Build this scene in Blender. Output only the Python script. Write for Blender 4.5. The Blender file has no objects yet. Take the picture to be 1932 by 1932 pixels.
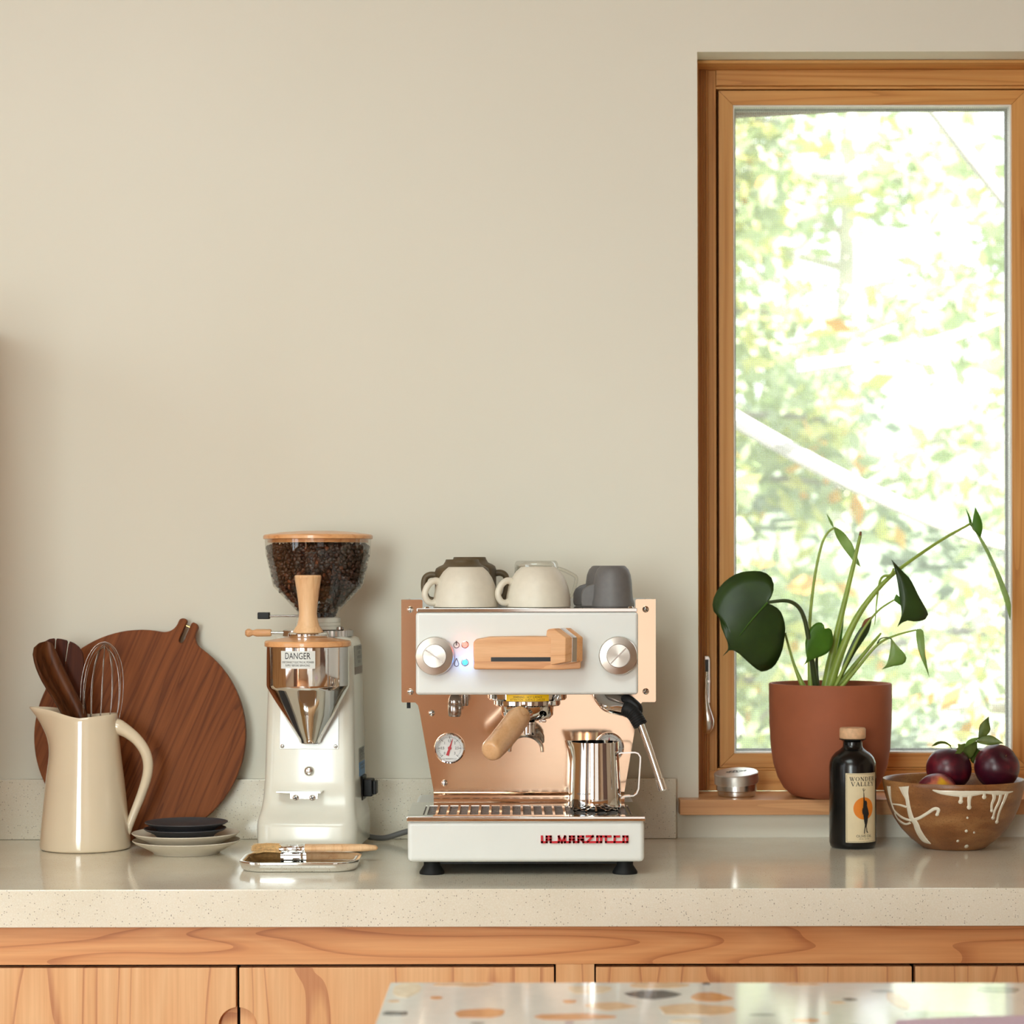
import bpy, bmesh, math, random
from mathutils import Vector, Matrix

random.seed(7)
scene = bpy.context.scene
COL = scene.collection
R = math.radians
PI = math.pi

# ------------------------------------------------------------------ camera, world, lights, exposure
F, CX, HY, CZ = 4450.0, 966.0, 1068.0, 1.379      # focal length in pixels, principal point, camera height
cam = bpy.data.cameras.new('camera')
cam.sensor_width = 36.0
cam.lens = F / 1932.0 * 36.0
cam.shift_y = (HY - 966.0) / 1932.0
cam.clip_end = 200
cam.dof.use_dof = True
cam.dof.focus_distance = 3.62
cam.dof.aperture_fstop = 6.2
camo = bpy.data.objects.new('camera', cam)
COL.objects.link(camo)
camo.location = (0, 0, CZ)
camo.rotation_euler = (R(90), 0.0018, 0)
scene.camera = camo

scene.view_settings.view_transform = 'Standard'
scene.view_settings.look = 'None'
scene.view_settings.gamma = 1.0
scene.view_settings.use_curve_mapping = False
scene.view_settings.exposure = 0.15

world = bpy.data.worlds.new('world')
scene.world = world
world.use_nodes = True
bg = world.node_tree.nodes['Background']
bg.inputs[0].default_value = (0.86, 0.93, 1.0, 1)
bg.inputs[1].default_value = 3.0

sun = bpy.data.lights.new('sun', 'SUN')
sun.energy = 28.0
sun.angle = R(0.6)
sun.color = (1.0, 0.96, 0.90)
suno = bpy.data.objects.new('sun', sun)
COL.objects.link(suno)
suno.rotation_euler = Vector((-0.62, 0.62, -0.60)).to_track_quat('-Z', 'Y').to_euler()


def area(name, loc, direction, sx, sy, power, col):
    l = bpy.data.lights.new(name, 'AREA')
    l.shape = 'RECTANGLE'
    l.size, l.size_y = sx, sy
    l.energy = power
    l.color = col
    o = bpy.data.objects.new(name, l)
    COL.objects.link(o)
    o.location = loc
    o.rotation_euler = Vector(direction).to_track_quat('-Z', 'Y').to_euler()
    return o


# daylight that comes in through the room's other windows: one in the left wall, two behind the camera; the overhead fill is added
area('daylight_left_window', (-2.57, 1.75, 1.75), (1, 0.0, 0), 1.7, 2.0, 8, (0.85, 1.0, 0.99))
area('daylight_rear_window', (-1.55, -2.57, 1.75), (0, 1, 0), 1.3, 2.0, 140, (0.88, 0.99, 0.97))
area('daylight_rear_window', (0.825, -2.57, 1.25), (0, 1, 0), 1.75, 2.3, 12.0, (0.98, 0.985, 0.93))
area('added_overhead_fill', (-0.55, 1.7, 2.735), (0, 0, -1), 1.2, 1.4, 34, (0.86, 0.995, 0.97))  # added fill to brighten island and worktop; the ceiling has no opening here


# ------------------------------------------------------------------ helpers
def XA(px, Y): return (px - CX) / F * Y
def ZA(py, Y): return CZ - (py - HY) / F * Y
def P(px, py, Y): return Vector((XA(px, Y), Y, ZA(py, Y)))


WM = {}          # world matrix of every parent, by name


class MB:
    def __init__(s):
        s.v, s.f = [], []

    def add(s, vs, fs, M=None):
        n = len(s.v)
        s.v += [tuple(M @ Vector(p)) if M else tuple(p) for p in vs]
        s.f += [tuple(i + n for i in f) for f in fs]
        return s

    def box(s, x0, x1, y0, y1, z0, z1, M=None):
        return s.add([(x0, y0, z0), (x1, y0, z0), (x1, y1, z0), (x0, y1, z0), (x0, y0, z1), (x1, y0, z1), (x1, y1, z1), (x0, y1, z1)],
                     [(3, 2, 1, 0), (4, 5, 6, 7), (0, 1, 5, 4), (1, 2, 6, 5), (2, 3, 7, 6), (3, 0, 4, 7)], M)

    def lathe(s, prof, seg=40, M=None, c=(0, 0)):
        vs, fs, rings = [], [], []
        for r, z in prof:
            if r <= 1e-7:
                rings.append([len(vs)]); vs.append((c[0], c[1], z))
            else:
                b = len(vs); rings.append(list(range(b, b + seg)))
                vs += [(c[0] + r * math.cos(2 * PI * k / seg), c[1] + r * math.sin(2 * PI * k / seg), z) for k in range(seg)]
        for a, b in zip(rings, rings[1:]):
            for k in range(seg):
                k2 = (k + 1) % seg
                if len(a) == 1 and len(b) == 1: continue
                if len(a) == 1: fs.append((a[0], b[k2], b[k]))
                elif len(b) == 1: fs.append((a[k], a[k2], b[0]))
                else: fs.append((a[k], a[k2], b[k2], b[k]))
        return s.add(vs, fs, M)

    def loft(s, rings, cap0=True, cap1=True, closed=False, M=None):
        n = len(rings[0]); vs = [p for r in rings for p in r]; fs = []
        m = len(rings)
        for i in range(m if closed else m - 1):
            a, b = i * n, ((i + 1) % m) * n
            for k in range(n):
                k2 = (k + 1) % n
                fs.append((a + k, a + k2, b + k2, b + k))
        if not closed:
            if cap0: fs.append(tuple(reversed(range(n))))
            if cap1: fs.append(tuple(range((m - 1) * n, m * n)))
        return s.add(vs, fs, M)

    def tube(s, pts, rad, seg=10, closed=False, M=None, flat=1.0, up=None):
        pts = [Vector(p) for p in pts]; n = len(pts)
        if not hasattr(rad, '__len__'): rad = [rad] * n
        rings = []; prev = None
        for i, p in enumerate(pts):
            if closed: t = pts[(i + 1) % n] - pts[i - 1]
            else: t = pts[min(i + 1, n - 1)] - pts[max(i - 1, 0)]
            t.normalize()
            if prev is None:
                u = Vector(up) if up else (Vector((0, 0, 1)) if abs(t.z) < 0.9 else Vector((1, 0, 0)))
            else: u = prev
            u = u - t * u.dot(t); u.normalize(); prev = u
            w = t.cross(u)
            rings.append([p + (u * math.cos(2 * PI * k / seg) + w * math.sin(2 * PI * k / seg) * flat) * rad[i] for k in range(seg)])
        return s.loft(rings, closed=closed, M=M)

    def prism(s, poly, d0, d1, M=None):
        """polygon (x, z) in the xz plane extruded from y=d0 (front) to y=d1"""
        n = len(poly)
        vs = [(x, d0, z) for x, z in poly] + [(x, d1, z) for x, z in poly]
        fs = [tuple(range(n)), tuple(reversed(range(n, 2 * n)))]
        fs += [(k, k + n, (k + 1) % n + n, (k + 1) % n) for k in range(n)]
        return s.add(vs, fs, M)

    def build(s, name, mat, parent=None, world=False, bevel=0, bseg=2, smooth=38, subsurf=0, solid=0):
        me = bpy.data.meshes.new(name)
        vs = s.v
        if world and parent is not None:
            Mi = WM[parent.name].inverted()
            vs = [tuple(Mi @ Vector(p)) for p in vs]
        me.from_pydata(vs, [], s.f)
        bm = bmesh.new(); bm.from_mesh(me)
        if bevel:
            bmesh.ops.recalc_face_normals(bm, faces=bm.faces)
            ed = [e for e in bm.edges if len(e.link_faces) == 2 and e.calc_face_angle(0) > R(35)]
            bmesh.ops.bevel(bm, geom=ed, offset=bevel, segments=bseg, profile=0.5, affect='EDGES', clamp_overlap=True)
        bmesh.ops.recalc_face_normals(bm, faces=bm.faces)
        bm.to_mesh(me); bm.free()
        me.materials.append(mat)
        if smooth:
            me.polygons.foreach_set('use_smooth', [True] * len(me.polygons))
            me.set_sharp_from_angle(angle=R(smooth))
        o = bpy.data.objects.new(name, me)
        COL.objects.link(o)
        if parent is not None:
            o.parent = parent
            WM[o.name] = WM[parent.name]
        else:
            WM[o.name] = Matrix()
        if bevel and smooth:
            m = o.modifiers.new('normals', 'WEIGHTED_NORMAL'); m.keep_sharp = True; m.weight = 100
        if solid:
            m = o.modifiers.new('thickness', 'SOLIDIFY'); m.thickness = solid; m.offset = 0
        if subsurf:
            m = o.modifiers.new('smooth', 'SUBSURF'); m.levels = subsurf; m.render_levels = subsurf
        return o


def tag(o, label=None, cat=None, group=None, kind=None):
    if label: o['label'] = label
    if cat: o['category'] = cat
    if group: o['group'] = group
    if kind: o['kind'] = kind
    return o


def thing(name, loc, label, cat, rz=0.0, group=None, kind=None):
    o = bpy.data.objects.new(name, None)
    o.empty_display_size = 0.05
    COL.objects.link(o)
    o.location = loc
    o.rotation_euler = (0, 0, rz)
    WM[o.name] = Matrix.Translation(loc) @ Matrix.Rotation(rz, 4, 'Z')
    return tag(o, label, cat, group, kind)


def dup(root, loc, rz, label):
    r = root.copy(); COL.objects.link(r); r.location = loc; r.rotation_euler = (0, 0, rz); r['label'] = label
    for ch in list(root.children):
        c = ch.copy(); COL.objects.link(c); c.parent = r
        for g in list(ch.children):
            d = g.copy(); COL.objects.link(d); d.parent = c
    return r


FRONT = Matrix.Rotation(PI / 2, 4, 'X')      # xy drawing plane -> xz, facing the viewer
_tc = {}


def text_geo(txt, size):
    key = (txt, size)
    if key in _tc: return _tc[key]
    cu = bpy.data.curves.new('lettering', 'FONT')
    cu.body = txt; cu.size = size; cu.align_x = 'CENTER'; cu.align_y = 'CENTER'; cu.resolution_u = 3
    ob = bpy.data.objects.new('lettering', cu); COL.objects.link(ob)
    dg = bpy.context.evaluated_depsgraph_get(); dg.update()
    me = bpy.data.meshes.new_from_object(ob.evaluated_get(dg))
    vs = [tuple(v.co) for v in me.vertices]; fs = [tuple(p.vertices) for p in me.polygons]
    bpy.data.objects.remove(ob); bpy.data.curves.remove(cu); bpy.data.meshes.remove(me)
    _tc[key] = (vs, fs)
    return vs, fs


def add_text(mb, txt, size, x, z, fn, sx=1.0):
    """lettering centred at drawing coordinates (x, z); fn maps a drawing point to 3-D"""
    vs, fs = text_geo(txt, size)
    mb.add([fn(v[0] * sx + x, v[1] + z) for v in vs], fs)


def bar(mb, x0, z0, x1, z1, w, fn, ext=0.0):
    """one straight stroke of a drawing"""
    d = Vector((x1 - x0, z1 - z0)); L = d.length or 1e-9; d /= L
    n = Vector((-d.y, d.x)) * w / 2; e = d * ext
    q = [(x0 - e.x - n.x, z0 - e.y - n.y), (x1 + e.x - n.x, z1 + e.y - n.y), (x1 + e.x + n.x, z1 + e.y + n.y), (x0 - e.x + n.x, z0 - e.y + n.y)]
    mb.add([fn(*p) for p in q], [(0, 1, 2, 3)])


def disc(mb, x, z, r, fn, seg=28, rin=0.0):
    o = [fn(x + r * math.cos(2 * PI * k / seg), z + r * math.sin(2 * PI * k / seg)) for k in range(seg)]
    if rin:
        i = [fn(x + rin * math.cos(2 * PI * k / seg), z + rin * math.sin(2 * PI * k / seg)) for k in range(seg)]
        mb.add(o + i, [(k, (k + 1) % seg, (k + 1) % seg + seg, k + seg) for k in range(seg)])
    else: mb.add(o, [tuple(range(seg))])


def rrect(hx, y0, y1, r, z, n=5, cx=0.0):
    pts = []
    for (ax, ay, a0) in ((hx - r, y1 - r, 0), (-hx + r, y1 - r, 90), (-hx + r, y0 + r, 180), (hx - r, y0 + r, 270)):
        for k in range(n):
            a = R(a0 + 90.0 * k / (n - 1))
            pts.append((cx + ax + r * math.cos(a), ay + r * math.sin(a), z))
    return pts


def smooth_path(pts, n=6):
    """Catmull-Rom through the points (tuples of any length)"""
    pts = [Vector(p) for p in pts]; out = []
    for i in range(len(pts) - 1):
        p0, p1, p2, p3 = pts[max(i - 1, 0)], pts[i], pts[i + 1], pts[min(i + 2, len(pts) - 1)]
        for k in range(n):
            t = k / n
            out.append(0.5 * ((2 * p1) + (p2 - p0) * t + (2 * p0 - 5 * p1 + 4 * p2 - p3) * t * t + (3 * p1 - p0 - 3 * p2 + p3) * t ** 3))
    out.append(pts[-1])
    return out


def lerp_list(vals, n):
    m = len(vals) - 1
    out = []
    for i in range(n):
        t = i / (n - 1) * m; k = min(int(t), m - 1); out.append(vals[k] + (vals[k + 1] - vals[k]) * (t - k))
    return out


# ------------------------------------------------------------------ materials
def rgb(r, g, b):
    """an 8-bit sRGB colour as linear RGBA"""
    f = lambda c: (c / 255 / 12.92) if c / 255 <= 0.04045 else ((c / 255 + 0.055) / 1.055) ** 2.4
    return (f(r), f(g), f(b), 1)


def new_mat(name):
    m = bpy.data.materials.new(name); m.use_nodes = True
    nt = m.node_tree; b = nt.nodes['Principled BSDF']
    return m, nt, b


def coords(nt, scale, rnd=False, kind='Object'):
    tc = nt.nodes.new('ShaderNodeTexCoord'); mp = nt.nodes.new('ShaderNodeMapping')
    mp.inputs['Scale'].default_value = scale
    if rnd:
        oi = nt.nodes.new('ShaderNodeObjectInfo'); ml = nt.nodes.new('ShaderNodeVectorMath'); ml.operation = 'SCALE'
        ml.inputs[0].default_value = (3.1, 5.7, 4.3)
        nt.links.new(oi.outputs['Random'], ml.inputs['Scale'])
        ad = nt.nodes.new('ShaderNodeVectorMath'); ad.operation = 'ADD'
        nt.links.new(tc.outputs[kind], ad.inputs[0]); nt.links.new(ml.outputs[0], ad.inputs[1])
        nt.links.new(ad.outputs[0], mp.inputs[0])
    else: nt.links.new(tc.outputs[kind], mp.inputs[0])
    return mp.outputs[0]


def noise(nt, vec, scale, detail=3, rough=0.55, dist=0.0):
    n = nt.nodes.new('ShaderNodeTexNoise'); n.inputs['Scale'].default_value = scale
    n.inputs['Detail'].default_value = detail; n.inputs['Roughness'].default_value = rough; n.inputs['Distortion'].default_value = dist
    if vec is not None: nt.links.new(vec, n.inputs['Vector'])
    return n.outputs['Fac']


def ramp(nt, fac, stops, interp='LINEAR'):
    r = nt.nodes.new('ShaderNodeValToRGB'); r.color_ramp.interpolation = interp
    e = r.color_ramp.elements
    while len(e) < len(stops): e.new(0.5)
    for k, (p, c) in enumerate(stops): e[k].position = p; e[k].color = c
    nt.links.new(fac, r.inputs[0])
    return r.outputs[0]


def mix(nt, fac, a, b, mode='MIX'):
    m = nt.nodes.new('ShaderNodeMix'); m.data_type = 'RGBA'; m.blend_type = mode
    for s, v in ((m.inputs[0], fac), (m.inputs[6], a), (m.inputs[7], b)):
        if isinstance(v, bpy.types.NodeSocket): nt.links.new(v, s)
        else: s.default_value = v
    return m.outputs[2]


def math_n(nt, op, a, b=0.0):
    m = nt.nodes.new('ShaderNodeMath'); m.operation = op
    for s, v in ((m.inputs[0], a), (m.inputs[1], b)):
        if isinstance(v, bpy.types.NodeSocket): nt.links.new(v, s)
        else: s.default_value = v
    return m.outputs[0]


def bump(nt, b, height, strength, dist=0.001):
    n = nt.nodes.new('ShaderNodeBump'); n.inputs['Strength'].default_value = strength; n.inputs['Distance'].default_value = dist
    nt.links.new(height, n.inputs['Height']); nt.links.new(n.outputs[0], b.inputs['Normal'])


def pbr(name, col, rough=0.5, metal=0.0, var=0.0, vscale=30.0, bmp=0.0, bscale=200.0, coat=0.0, emit=None, estr=0.0, spec=0.5):
    m, nt, b = new_mat(name)
    b.inputs['Base Color'].default_value = col
    b.inputs['Roughness'].default_value = rough
    b.inputs['Metallic'].default_value = metal
    b.inputs['Specular IOR Level'].default_value = spec
    b.inputs['Coat Weight'].default_value = coat
    b.inputs['Coat Roughness'].default_value = 0.08
    vec = coords(nt, (1, 1, 1))
    if var:
        n = noise(nt, vec, vscale)
        d = tuple(max(0, c * (1 - var)) for c in col[:3]) + (1,); l = tuple(min(1, c * (1 + var)) for c in col[:3]) + (1,)
        nt.links.new(ramp(nt, n, [(0.3, d), (0.7, l)]), b.inputs['Base Color'])
    if bmp: bump(nt, b, noise(nt, vec, bscale, 4), bmp)
    if emit:
        b.inputs['Emission Color'].default_value = emit; b.inputs['Emission Strength'].default_value = estr
    return m


def wood(name, light, mid, dark, grain=(8, 8, 0.8), lines=16.0, rough=0.42, fine=(260, 260, 6), coat=0.0, line_w=0.35, spec=0.4):
    """long-grained wood: contour lines of stretched noise (cathedral figure) with fine pores; the grain runs along the axis of the smallest scale"""
    m, nt, b = new_mat(name)
    n1 = noise(nt, coords(nt, grain, True), 1.0, 2.0, 0.45, 0.25)
    s = math_n(nt, 'FRACT', math_n(nt, 'MULTIPLY', n1, lines))
    c1 = ramp(nt, s, [(0.0, mid), (0.45, light), (1.0 - line_w * 0.5, mid), (0.965, dark)])
    n2 = noise(nt, coords(nt, fine, True), 1.0, 3.0, 0.6)
    c2 = ramp(nt, n2, [(0.3, tuple(c * 0.78 for c in mid[:3]) + (1,)), (0.62, light)])
    n3 = noise(nt, coords(nt, tuple(g * 0.35 for g in grain), True), 1.0, 2.0)
    c = mix(nt, 0.35, c1, c2)
    c = mix(nt, ramp(nt, n3, [(0.3, (0, 0, 0, 1)), (0.7, (0.3, 0.3, 0.3, 1))]), c, mid)
    nt.links.new(c, b.inputs['Base Color'])
    b.inputs['Roughness'].default_value = rough
    b.inputs['Coat Weight'].default_value = coat
    b.inputs['Specular IOR Level'].default_value = spec
    bump(nt, b, n2, 0.12, 0.0006)
    return m


def clear_mat(name, tint=(1, 1, 1, 1), refl=0.06, edge=0.5, rough=0.02):
    m = bpy.data.materials.new(name); m.use_nodes = True; nt = m.node_tree
    nt.nodes.remove(nt.nodes['Principled BSDF'])
    t = nt.nodes.new('ShaderNodeBsdfTransparent'); t.inputs[0].default_value = tint
    g = nt.nodes.new('ShaderNodeBsdfGlossy'); g.inputs['Roughness'].default_value = rough
    lw = nt.nodes.new('ShaderNodeLayerWeight'); lw.inputs[0].default_value = 0.25
    f = math_n(nt, 'ADD', math_n(nt, 'MULTIPLY', lw.outputs['Facing'], edge), refl)
    f2 = math_n(nt, 'MINIMUM', f, 0.85)
    ms = nt.nodes.new('ShaderNodeMixShader')
    nt.links.new(f2, ms.inputs[0]); nt.links.new(t.outputs[0], ms.inputs[1]); nt.links.new(g.outputs[0], ms.inputs[2])
    nt.links.new(ms.outputs[0], nt.nodes['Material Output'].inputs[0])
    return m


M = {}
# wall paint: warm white, faint roller texture
m, nt, b = new_mat('wall_paint'); M['wall'] = m
v = coords(nt, (1, 1, 1))
nt.links.new(ramp(nt, noise(nt, v, 1.3, 3), [(0.3, rgb(226, 221, 205)), (0.7, rgb(230, 225, 210))]), b.inputs['Base Color'])
b.inputs['Roughness'].default_value = 0.75
bump(nt, b, noise(nt, v, 420, 3), 0.05, 0.0005)
M['ceiling'] = pbr('ceiling_boards', rgb(170, 134, 100), 0.8, var=0.05)
M['room_wall'] = pbr('room_wall_paint', rgb(198, 176, 150), 0.8, var=0.02)
M['floor_wood'] = wood('floor_oak', rgb(176, 126, 86), rgb(158, 108, 70), rgb(120, 78, 50), (6, 0.5, 6), 14, 0.35, (200, 5, 200))
M['cherry'] = wood('cherry_cabinet', rgb(234, 186, 136), rgb(222, 163, 110), rgb(172, 98, 58), (5.5, 5.5, 0.8), 11, 0.42, (190, 190, 5), line_w=0.22)
M['cherry_h'] = wood('cherry_rail', rgb(228, 168, 114), rgb(212, 144, 90), rgb(160, 86, 46), (0.9, 6, 9.0), 12, 0.42, (5, 190, 190), line_w=0.35)
M['window_v'] = wood('window_fir_upright', rgb(212, 158, 94), rgb(198, 138, 72), rgb(168, 104, 48), (22, 22, 0.5), 9, 0.38, (220, 220, 5))
M['window_h'] = wood('window_fir_level', rgb(216, 162, 98), rgb(204, 142, 76), rgb(172, 108, 52), (0.5, 22, 22), 9, 0.38, (5, 220, 220))
M['sill'] = wood('sill_wood', rgb(226, 172, 124), rgb(214, 156, 106), rgb(192, 132, 84), (0.5, 9, 9), 7, 0.35, (4, 180, 180))
M['walnut'] = wood('board_walnut', rgb(144, 82, 42), rgb(118, 62, 30), rgb(74, 37, 17), (34, 34, 1.6), 7, 0.55, (330, 330, 12), spec=0.15)
M['dark_wood'] = wood('utensil_wood', rgb(104, 60, 30), rgb(82, 42, 20), rgb(50, 24, 12), (30, 30, 2.5), 6, 0.45, (300, 300, 14), spec=0.25)
M['red_wood'] = wood('fork_wood', rgb(84, 40, 20), rgb(68, 28, 14), rgb(44, 18, 10), (30, 30, 2.5), 6, 0.5, (300, 300, 14), spec=0.12)
M['beech'] = wood('beech', rgb(238, 198, 152), rgb(230, 182, 134), rgb(214, 158, 108), (26, 26, 1.5), 5, 0.4, (420, 420, 18))
M['beech_h'] = wood('beech_level', rgb(234, 184, 136), rgb(224, 166, 116), rgb(198, 132, 84), (1.2, 20, 26), 6, 0.42, (22, 420, 420))
M['lid_wood'] = wood('lid_cherry', rgb(234, 178, 124), rgb(226, 162, 106), rgb(202, 132, 78), (1.5, 20, 26), 6, 0.3, (20, 400, 400), coat=0.3)
M['olive_wood'] = wood('handle_maple', rgb(226, 184, 140), rgb(212, 162, 114), rgb(180, 124, 78), (30, 8, 14), 5, 0.33, (300, 60, 300), coat=0.25)
M['cork'] = pbr('cork_wood', rgb(222, 178, 138), 0.6, var=0.12, vscale=140, bmp=0.2, bscale=300)

# quartz worktop: warm grey beige with dark and light grit
m, nt, b = new_mat('quartz'); M['quartz'] = m
v = coords(nt, (1, 1, 1))
base = ramp(nt, noise(nt, v, 9, 4), [(0.3, rgb(225, 217, 198)), (0.7, rgb(233, 226, 209))])
grit = ramp(nt, noise(nt, v, 520, 2, 0.7), [(0.34, rgb(176, 160, 138)), (0.5, (0.5, 0.5, 0.5, 1)), (0.68, rgb(240, 236, 228))])
base = mix(nt, 0.45, base, grit, 'SOFT_LIGHT')
vo = nt.nodes.new('ShaderNodeTexVoronoi'); vo.inputs['Scale'].default_value = 300; nt.links.new(v, vo.inputs['Vector'])
sp = nt.nodes.new('ShaderNodeSeparateColor'); nt.links.new(vo.outputs['Color'], sp.inputs[0])
spot = math_n(nt, 'MULTIPLY', math_n(nt, 'LESS_THAN', vo.outputs['Distance'], 0.21), math_n(nt, 'GREATER_THAN', sp.outputs[0], 0.70))
base = mix(nt, math_n(nt, 'MULTIPLY', spot, 0.75), base, rgb(92, 70, 52))
nt.links.new(base, b.inputs['Base Color'])
b.inputs['Roughness'].default_value = 0.16
b.inputs['Coat Weight'].default_value = 0.25; b.inputs['Coat Roughness'].default_value = 0.06

M['terrazzo'] = pbr('terrazzo_ground', rgb(228, 222, 212), 0.1, var=0.04, vscale=60, coat=0.3)
for k, c in {'tan': (226, 188, 148), 'orange': (218, 156, 104), 'slate': (84, 84, 86), 'grey': (164, 164, 156), 'pale': (236, 212, 180), 'mauve': (168, 146, 154), 'sage': (176, 182, 160)}.items():
    M['chip_' + k] = pbr('stone_' + k, rgb(*c), 0.1, var=0.10, vscale=90, coat=0.3)

M['steel'] = pbr('polished_steel', (0.80, 0.79, 0.77, 1), 0.07, 1.0)
M['satin'] = pbr('satin_steel', (0.72, 0.70, 0.67, 1), 0.24, 1.0, var=0.05, vscale=60)
M['brushed'] = pbr('brushed_lid', (0.80, 0.78, 0.74, 1), 0.38, 1.0, var=0.04, vscale=90)
M['chrome'] = pbr('chrome', (0.86, 0.86, 0.86, 1), 0.04, 1.0)
M['gunmetal'] = pbr('dark_nickel', (0.42, 0.38, 0.35, 1), 0.22, 1.0)
M['copper'] = pbr('copper_sheet', (0.90, 0.66, 0.49, 1), 0.09, 1.0, var=0.02, vscale=8)
M['brass'] = pbr('brass', (0.78, 0.56, 0.25, 1), 0.25, 1.0)
M['white'] = pbr('white_enamel', rgb(224, 225, 220), 0.28, var=0.01, coat=0.3)
M['cream_metal'] = pbr('cream_enamel', rgb(224, 221, 207), 0.26, var=0.015, coat=0.35)
M['black'] = pbr('black_plastic', rgb(16, 15, 15), 0.45, var=0.1, spec=0.25)
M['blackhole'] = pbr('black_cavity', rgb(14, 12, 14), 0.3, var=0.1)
M['rubber'] = pbr('black_rubber', rgb(20, 20, 20), 0.6, bmp=0.1, spec=0.25)
M['red'] = pbr('red_enamel', rgb(196, 16, 34), 0.3, var=0.03, coat=0.3)
M['yellow'] = pbr('yellow_sticker', rgb(246, 200, 20), 0.45, var=0.03)
M['ink'] = pbr('black_ink', rgb(24, 20, 20), 0.55, var=0.05)
M['brown_ink'] = pbr('brown_ink', rgb(92, 62, 24), 0.55, var=0.05)
M['dial'] = pbr('dial_white', rgb(232, 230, 226), 0.5, var=0.01)
M['sticker'] = pbr('sticker_white', rgb(222, 222, 216), 0.45, var=0.02)
M['sticker_grey'] = pbr('sticker_silver', rgb(140, 138, 130), 0.4, 0.4, var=0.04)
M['sticker_blue'] = pbr('sticker_blue', rgb(36, 122, 188), 0.4, var=0.04)
M['plate_brown'] = pbr('rating_plate', rgb(104, 84, 70), 0.4, 0.5, var=0.08)
M['etch'] = pbr('etched_grey', rgb(140, 134, 124), 0.5, 0.6)
M['pitcher'] = pbr('cream_glaze', rgb(232, 214, 186), 0.12, var=0.02, vscale=12, coat=0.5)
M['cream_stone'] = pbr('cream_stoneware', rgb(218, 208, 190), 0.42, var=0.03, vscale=90, bmp=0.04, bscale=500)
M['olive_stone'] = pbr('olive_stoneware', rgb(92, 76, 52), 0.5, var=0.12, vscale=60, bmp=0.05, bscale=400)
M['grey_stone'] = pbr('grey_stoneware', rgb(104, 100, 98), 0.5, var=0.06, vscale=120, bmp=0.06, bscale=500)
M['dark_stone'] = pbr('charcoal_stoneware', rgb(64, 64, 68), 0.5, var=0.05, vscale=90, bmp=0.04, bscale=500)
M['terracotta'] = pbr('terracotta', rgb(162, 90, 58), 0.72, var=0.07, vscale=14, bmp=0.08, bscale=350)
M['soil'] = pbr('soil', rgb(48, 34, 26), 0.95, var=0.3, vscale=200, bmp=0.8, bscale=180)
M['bottle'] = pbr('black_glass', rgb(12, 12, 12), 0.22, var=0.05)
M['label_paper'] = pbr('label_paper', rgb(226, 208, 170), 0.6, var=0.03, vscale=60)
M['label_orange'] = pbr('label_orange', rgb(226, 128, 30), 0.6, var=0.05)
M['cord'] = pbr('grey_cord', rgb(104, 102, 100), 0.5, var=0.05)
M['bristle'] = pbr('bristle', rgb(212, 170, 112), 0.7, var=0.25, vscale=300)
M['glass'] = clear_mat('clear_hopper', (0.90, 0.88, 0.84, 1), 0.05, 0.5)
M['cup_glass'] = clear_mat('clear_mug_glass', (0.97, 0.97, 0.95, 1), 0.07, 0.75)
M['pane'] = clear_mat('window_glass', (0.97, 0.98, 0.97, 1), 0.03, 0.25)
M['gasket'] = pbr('white_gasket', rgb(226, 224, 216), 0.5, var=0.02)
M['gasket_dark'] = pbr('dark_spacer', rgb(92, 92, 84), 0.5, var=0.05)
M['exterior'] = pbr('exterior_wall', rgb(150, 132, 112), 0.8, var=0.05)
M['mauve_cloth'] = pbr('mauve_linen', rgb(190, 160, 172), 0.8, var=0.06, vscale=200)
M['led_red'] = pbr('led_red', rgb(120, 20, 20), 0.4, emit=(1, 0.16, 0.12, 1), estr=3)
M['led_blue'] = pbr('led_blue', rgb(10, 40, 120), 0.4, emit=(0.03, 0.28, 1, 1), estr=5)
M['sage_ink'] = pbr('grey_ink', rgb(120, 112, 108), 0.5)

# insect screen: a fine woven mesh, half open
m = bpy.data.materials.new('insect_screen'); m.use_nodes = True; nt = m.node_tree; M['screen'] = m
b = nt.nodes['Principled BSDF']; b.inputs['Base Color'].default_value = rgb(205, 205, 200); b.inputs['Roughness'].default_value = 0.6
tr = nt.nodes.new('ShaderNodeBsdfTranslucent'); tr.inputs[0].default_value = rgb(215, 216, 212)
mx = nt.nodes.new('ShaderNodeMixShader'); mx.inputs[0].default_value = 0.5
nt.links.new(b.outputs[0], mx.inputs[1]); nt.links.new(tr.outputs[0], mx.inputs[2])
tp = nt.nodes.new('ShaderNodeBsdfTransparent')
sx = nt.nodes.new('ShaderNodeSeparateXYZ'); nt.links.new(coords(nt, (1, 1, 1)), sx.inputs[0])
gx = math_n(nt, 'SINE', math_n(nt, 'MULTIPLY', sx.outputs[0], 2 * PI / 0.0034))
gz = math_n(nt, 'SINE', math_n(nt, 'MULTIPLY', sx.outputs[2], 2 * PI / 0.0034))
cov = math_n(nt, 'ADD', math_n(nt, 'MULTIPLY', math_n(nt, 'ADD', gx, gz), 0.06), 0.33)
mo = nt.nodes.new('ShaderNodeMixShader'); nt.links.new(cov, mo.inputs[0])
nt.links.new(tp.outputs[0], mo.inputs[1]); nt.links.new(mx.outputs[0], mo.inputs[2])
nt.links.new(mo.outputs[0], nt.nodes['Material Output'].inputs[0])

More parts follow.
